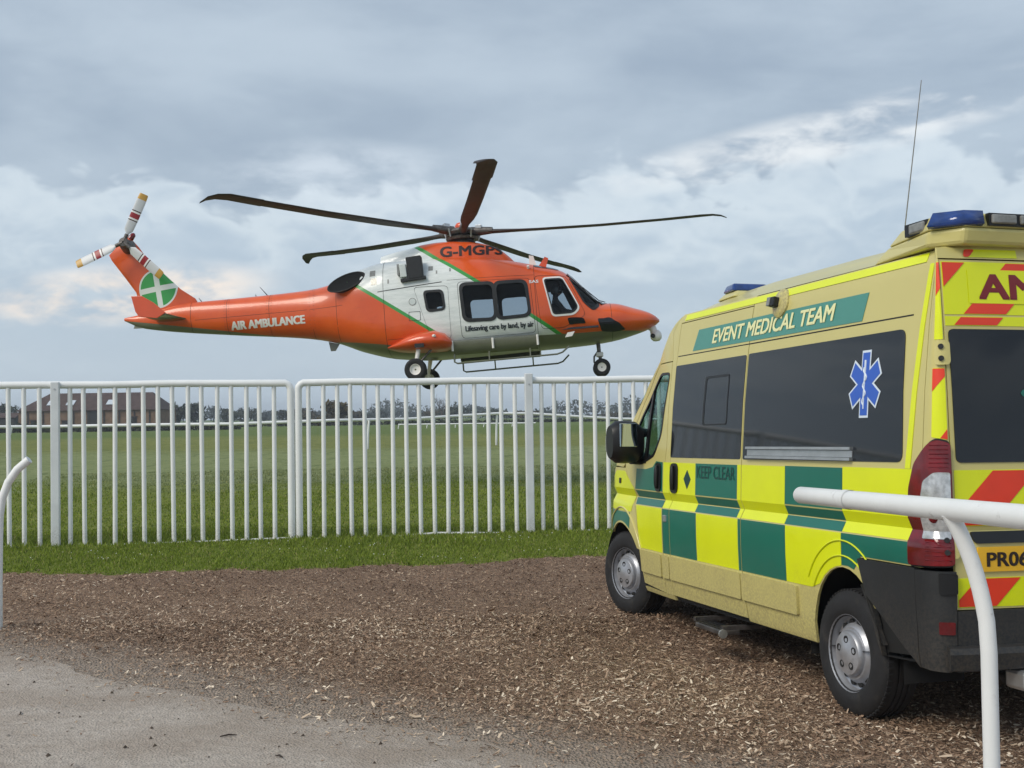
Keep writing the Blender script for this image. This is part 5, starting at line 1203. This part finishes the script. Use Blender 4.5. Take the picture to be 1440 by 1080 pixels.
for S in (VS, VR): vp('lettering_panel', [(ru(-.245), 2.238), (ru(-1.012), 2.238), (ru(-1.012), 2.412), (ru(-.245), 2.412)], 'yellow', .0066, .001, S=S)
text('lettering', 'AMBULANCE', lambda a, b, d: VS(ru(-.300-a), 2.258+b, .008+d), 1.43, .133, 'maroon', van, .12)
vp('rear_emblem', [(ru(-.62+.09*math.cos(t)*(1+.35*math.cos(6*t))), 1.78+.09*math.sin(t)*(1+.35*math.cos(6*t))) for t in np.linspace(0, 2*math.pi, 49)[:-1]], 'green', .009, .001)
# header chevrons over the doors
for k, w0 in enumerate((-.245, -.62)):
    vp('header_stripe', [(ru(w0), 2.478), (ru(w0-.03), 2.520), (ru(w0-.30), 2.520), (ru(w0-.30), 2.478)], 'yellow', .003, .002)
    vp('header_stripe', rounded([(ru(w0+.012), 2.479), (ru(w0-.0), 2.519), (ru(w0-.06), 2.519), (ru(w0-.022), 2.479)], .012, 2), 'red_chevron', .005, .001)
MB().box((-.93, -.55, .36), (.16, .36, .10)).build('tow_bracket', 'alu', van, 0, .02)
MB().tube([(.4, -.72, .30), (-.5, -.60, .29), (-.9, -.52, .31)], .035, 10).build('exhaust_pipe', 'hub_metal', van, 50)
MB().box((-.1, -WID/2, .38), (.14, 1.5, .14)).build('rear_axle', 'underside', van)
# ---------------- roof pods and lamps
def prism_pod(name, lo, hi, z0, z1, m, parent=van, bevel=.02):
    v = [(x, y, z0) for x, y in lo] + [(x, y, z1) for x, y in hi]; n = len(lo)
    return MB().add(v, [tuple(range(n-1, -1, -1)), tuple(range(n, 2*n))] + [(i, (i+1) % n, (i+1) % n+n, i+n) for i in range(n)]).build(name, m, parent, 0, bevel)
lo = [(-.855, -.20), (-.70, -.095), (-.08, -.17), (-.08, -WID+.17), (-.70, -WID+.085), (-.855, -WID+.20)]
hi = [(-.875, -.20), (-.71, -.095), (-.20, -.20), (-.20, -WID+.20), (-.71, -WID+.085), (-.875, -WID+.20)]
pod = prism_pod('light_bar', lo, hi, 2.535, 2.622, 'cream')
hi2 = [(-.845, -.24), (-.70, -.125), (-.30, -.22), (-.30, -WID+.22), (-.70, -WID+.125), (-.845, -WID+.24)]
prism_pod('light_bar_top', [(p[0]*.995, p[1]) for p in hi], hi2, 2.623, 2.700, 'cream', pod, .012)
for sg in (0, 1):
    Y_ = (lambda y: y) if sg == 0 else (lambda y: -WID-y)
    # blue lens chamfers the corner of the bar
    bl_ = MB(); a = [(-.735, Y_(-.078)), (-.868, Y_(-.185)), (-.882, Y_(-.30))]; c = [(-.735, Y_(-.115)), (-.845, Y_(-.21)), (-.856, Y_(-.31))]
    bl_.loft([[(p[0], p[1], 2.632) for p in a] , [(p[0], p[1], 2.702) for p in c]], False, False)
    q = bl_.build('blue_beacon', 'blue_lens', pod, 60); md = q.modifiers.new('s', 'SOLIDIFY'); md.thickness = .03; md.offset = 0
    wl_ = MB().box((-.585, Y_(-.128), 2.660), (.14, .04, .056), Matrix.Rotation(R(3 if sg else -3), 3, 'Z')).build('side_work_light', 'lamp_grey', pod, 0, .012)
    MB().box((-.575, Y_(-.140), 2.660), (.20, .04, .066)).build('work_light_recess', 'black_plastic', wl_)
for k in range(2):
    c0 = -.345 - k*.36
    rc = MB().box((-.868, c0-.16, 2.663), (.03, .34, .064)).build('work_light_recess', 'black_plastic', pod)
    for j in range(2): MB().box((-.882, c0-.075-j*.17, 2.664), (.03, .145, .048)).build('work_light', 'lamp_grey', rc, 0, .008)
MB().tube([(-.20, -.30, 2.60), (-.215, -.30, 2.74), (-.40, -.30, 3.52)], [.012, .004, .0025], 6).build('aerial', 'lamp_grey', van)
# front roof beacon
fb = prism_pod('front_light_pod', [(2.44, -.40), (2.05, -.36), (2.05, -.80), (2.44, -.76)], [(2.36, -.44), (2.12, -.42), (2.12, -.72), (2.36, -.70)], 2.630, 2.685, 'cream')
prism_pod('blue_beacon', [(2.38, -.43), (2.14, -.40), (2.14, -.72), (2.38, -.70)], [(2.35, -.45), (2.17, -.42), (2.17, -.70), (2.35, -.68)], 2.685, 2.745, 'blue_lens', fb, .015)
# alley lamp on the side
al = MB().lathe([(.098, 0), (.095, .02), (.07, .035), (.001, .04)], 28, 'y', (0, 0, 0)).build('alley_light', 'cream', van, 40); al.location = VS(.868, 2.428, -.008); al.rotation_euler = (R(12), 0, 0)
MB().box((.012, .056, .0), (.060, .045, .066)).build('alley_light_box', 'black_plastic', al, 0, .008); MB().box((.048, .060, .002), (.040, .050, .058)).build('alley_light_lens', 'lamp_grey', al, 0, .004)
# mirrors
for sg in (0, 1):
    Y_ = (lambda y: y) if sg == 0 else (lambda y: -WID-y)
    f_ = -1 if sg else 1
    sh = []
    for y, k in ((-.02, .75), (.03, .95), (.12, 1.0), (.20, .97), (.25, .75)):
        sh.append([(3.09+.11*math.cos(t)*k*(1.0), Y_(y+.005), 1.545+.175*math.copysign(abs(math.sin(t))**.7, math.sin(t))*k) for t in np.linspace(0, 2*math.pi, 21)[:-1]])
    mm = MB().loft(sh).build('door_mirror', 'black_plastic', van, 50)
    MB().tube([(3.20, Y_(-.12), 1.40), (3.12, Y_(.05), 1.42)], [.05, .06], 10).build('mirror_arm', 'black_plastic', mm, 50)
    MB().tube([(3.20, Y_(-.12), 1.62), (3.12, Y_(.05), 1.62)], [.035, .05], 10).build('mirror_arm', 'black_plastic', mm, 50)
    MB().box((2.985, Y_(.13), 1.60), (.012, .15, .19)).build('mirror_glass', mat('mirror_glass%d' % sg, srgb(200, 214, 222), .03, metal=1.0), mm, 0, .004)
    MB().box((3.18, Y_(.225), 1.53), (.06, .05, .14)).build('mirror_repeater', 'clear_lens', mm, 0, .015)
# side step
st_ = MB().box((1.56, .05, .262), (.42, .14, .035)).build('side_step', 'hub_metal', van, 0, .008)
for k in range(4): MB().box((1.56, .0+k*.034, .282), (.38, .014, .008)).build('step_tread', 'black_plastic', st_)
for x in (1.38, 1.82): MB().box((x, -.05, .29), (.04, .30, .03)).build('step_bracket', 'hub_metal', st_)
MB().lathe([(.001, -.01), (.03, -.008), (.03, .012), (.001, .014)], 12, 'x', (1.345, .11, .258)).build('step_end_cap', 'lamp_grey', st_)
# cab interior
for y in (-.52, -1.53):
    s_ = MB(); s_.box((2.82, y, .90), (.50, .50, .16)).box((2.58, y, 1.30), (.14, .48, .72), Matrix.Rotation(R(-9), 3, 'Y')).box((2.51, y, 1.76), (.10, .27, .20)); s_.build('cab_seat', 'seat_cloth', van, 0, .04)
MB().box((3.60, -WID/2, 1.16), (.36, 1.62, .30)).build('dashboard', 'black_plastic', van, 0, .06)
MB().box((2.42, -WID/2, 1.35), (.03, 1.80, 1.9)).build('bulkhead', 'interior', van)
MB().box((3.0, -WID/2, .72), (1.3, 1.7, .05)).build('cab_floor', 'underside', van)
sw = MB(); sw.tube([(3.28+.07*math.sin(t), -1.53+.20*math.cos(t), 1.20+.19*math.sin(t)) for t in np.linspace(0, 2*math.pi, 25)], .016, 8); sw.build('steering_wheel', 'black_plastic', van, 60)
for y in (-.62, -1.42): MB().box((2.72, y, 2.02), (.28, .42, .03)).build('sun_visor', mat('visor_brown%d' % int(-y*100), srgb(92, 70, 62), .8), van, 0, .01)
# ---------------- wheels
def wheel(name, x, y, z, sgn, steer):
    e_ = MB().lathe([(.06, -.02), (.145, -.015), (.165, -.035), (.178, -.062), (.20, -.050), (.208, -.012), (.216, .004), (.222, -.01), (.214, -.05), (.20, -.18)], 40, 'y').build(name, 'steel_wheel', van, 35)
    e_.matrix_local = Matrix.Translation((x, y, z)) @ Matrix.Rotation(steer + (math.pi if sgn < 0 else 0), 4, 'Z')
    tp_ = [(.205, -.01), (.222, .006), (.255, .014), (.30, .010), (.335, -.006), (.352, -.028), (.358, -.055), (.358, -.075), (.350, -.077), (.350, -.087), (.358, -.089), (.359, -.108), (.350, -.110), (.350, -.120), (.359, -.122), (.358, -.142), (.350, -.144), (.350, -.154), (.358, -.156), (.358, -.175), (.350, -.205), (.30, -.225), (.21, -.21)]
    ty = MB().lathe(tp_, 56, 'y').build('tyre', 'rubber', e_, 30)
    tr = MB()
    for k in range(64):                                       # shoulder tread blocks
        a = 2*math.pi*k/64; c = Vector((.352*math.cos(a), -.034, .352*math.sin(a)))
        tr.box(c, (.010, .030, .019), Matrix.Rotation(-a, 3, 'Y'))
    tr.build('tread_blocks', 'rubber', e_)
    hc = MB().lathe([(.001, .028), (.05, .028), (.06, .022), (.118, .016), (.128, .004), (.130, -.02)], 32, 'y').build('hub_cap', 'steel_wheel', e_, 35)
    for k in range(5):
        a = R(90+72*k); c = (.078*math.cos(a), 0, .078*math.sin(a)); MB().lathe([(.021, .0165), (.021, .0225), (.015, .0228), (.013, .0195), (.001, .0195)], 14, 'y', c).build('bolt_hole', 'seam', e_, 40)
    for k in range(14):
        a = R(360/14*k); c = Vector((.172*math.cos(a), -.046, .172*math.sin(a)))
        o = MB().lathe([(.022, -.004), (.021, .006), (.001, .006)], 12, 'y').build('vent_hole', 'seam', e_, 40); o.location = c + Vector((-.003*math.cos(a), .001, -.003*math.sin(a))); o.rotation_euler = (0, 0, 0)
    MB().lathe([(.001, -.15), (.16, -.15)], 24, 'y').build('brake_disc', 'underside', e_)
    return e_
wheel('wheel', 0.0, -.020, .352, 1, 0)
wheel('wheel', 0.0, -WID+.020, .352+.024, -1, 0)
wheel('wheel', 3.56, -.055, .352+.072, 1, R(13))
wheel('wheel', 3.56, -WID+.055, .352+.096, -1, R(13))
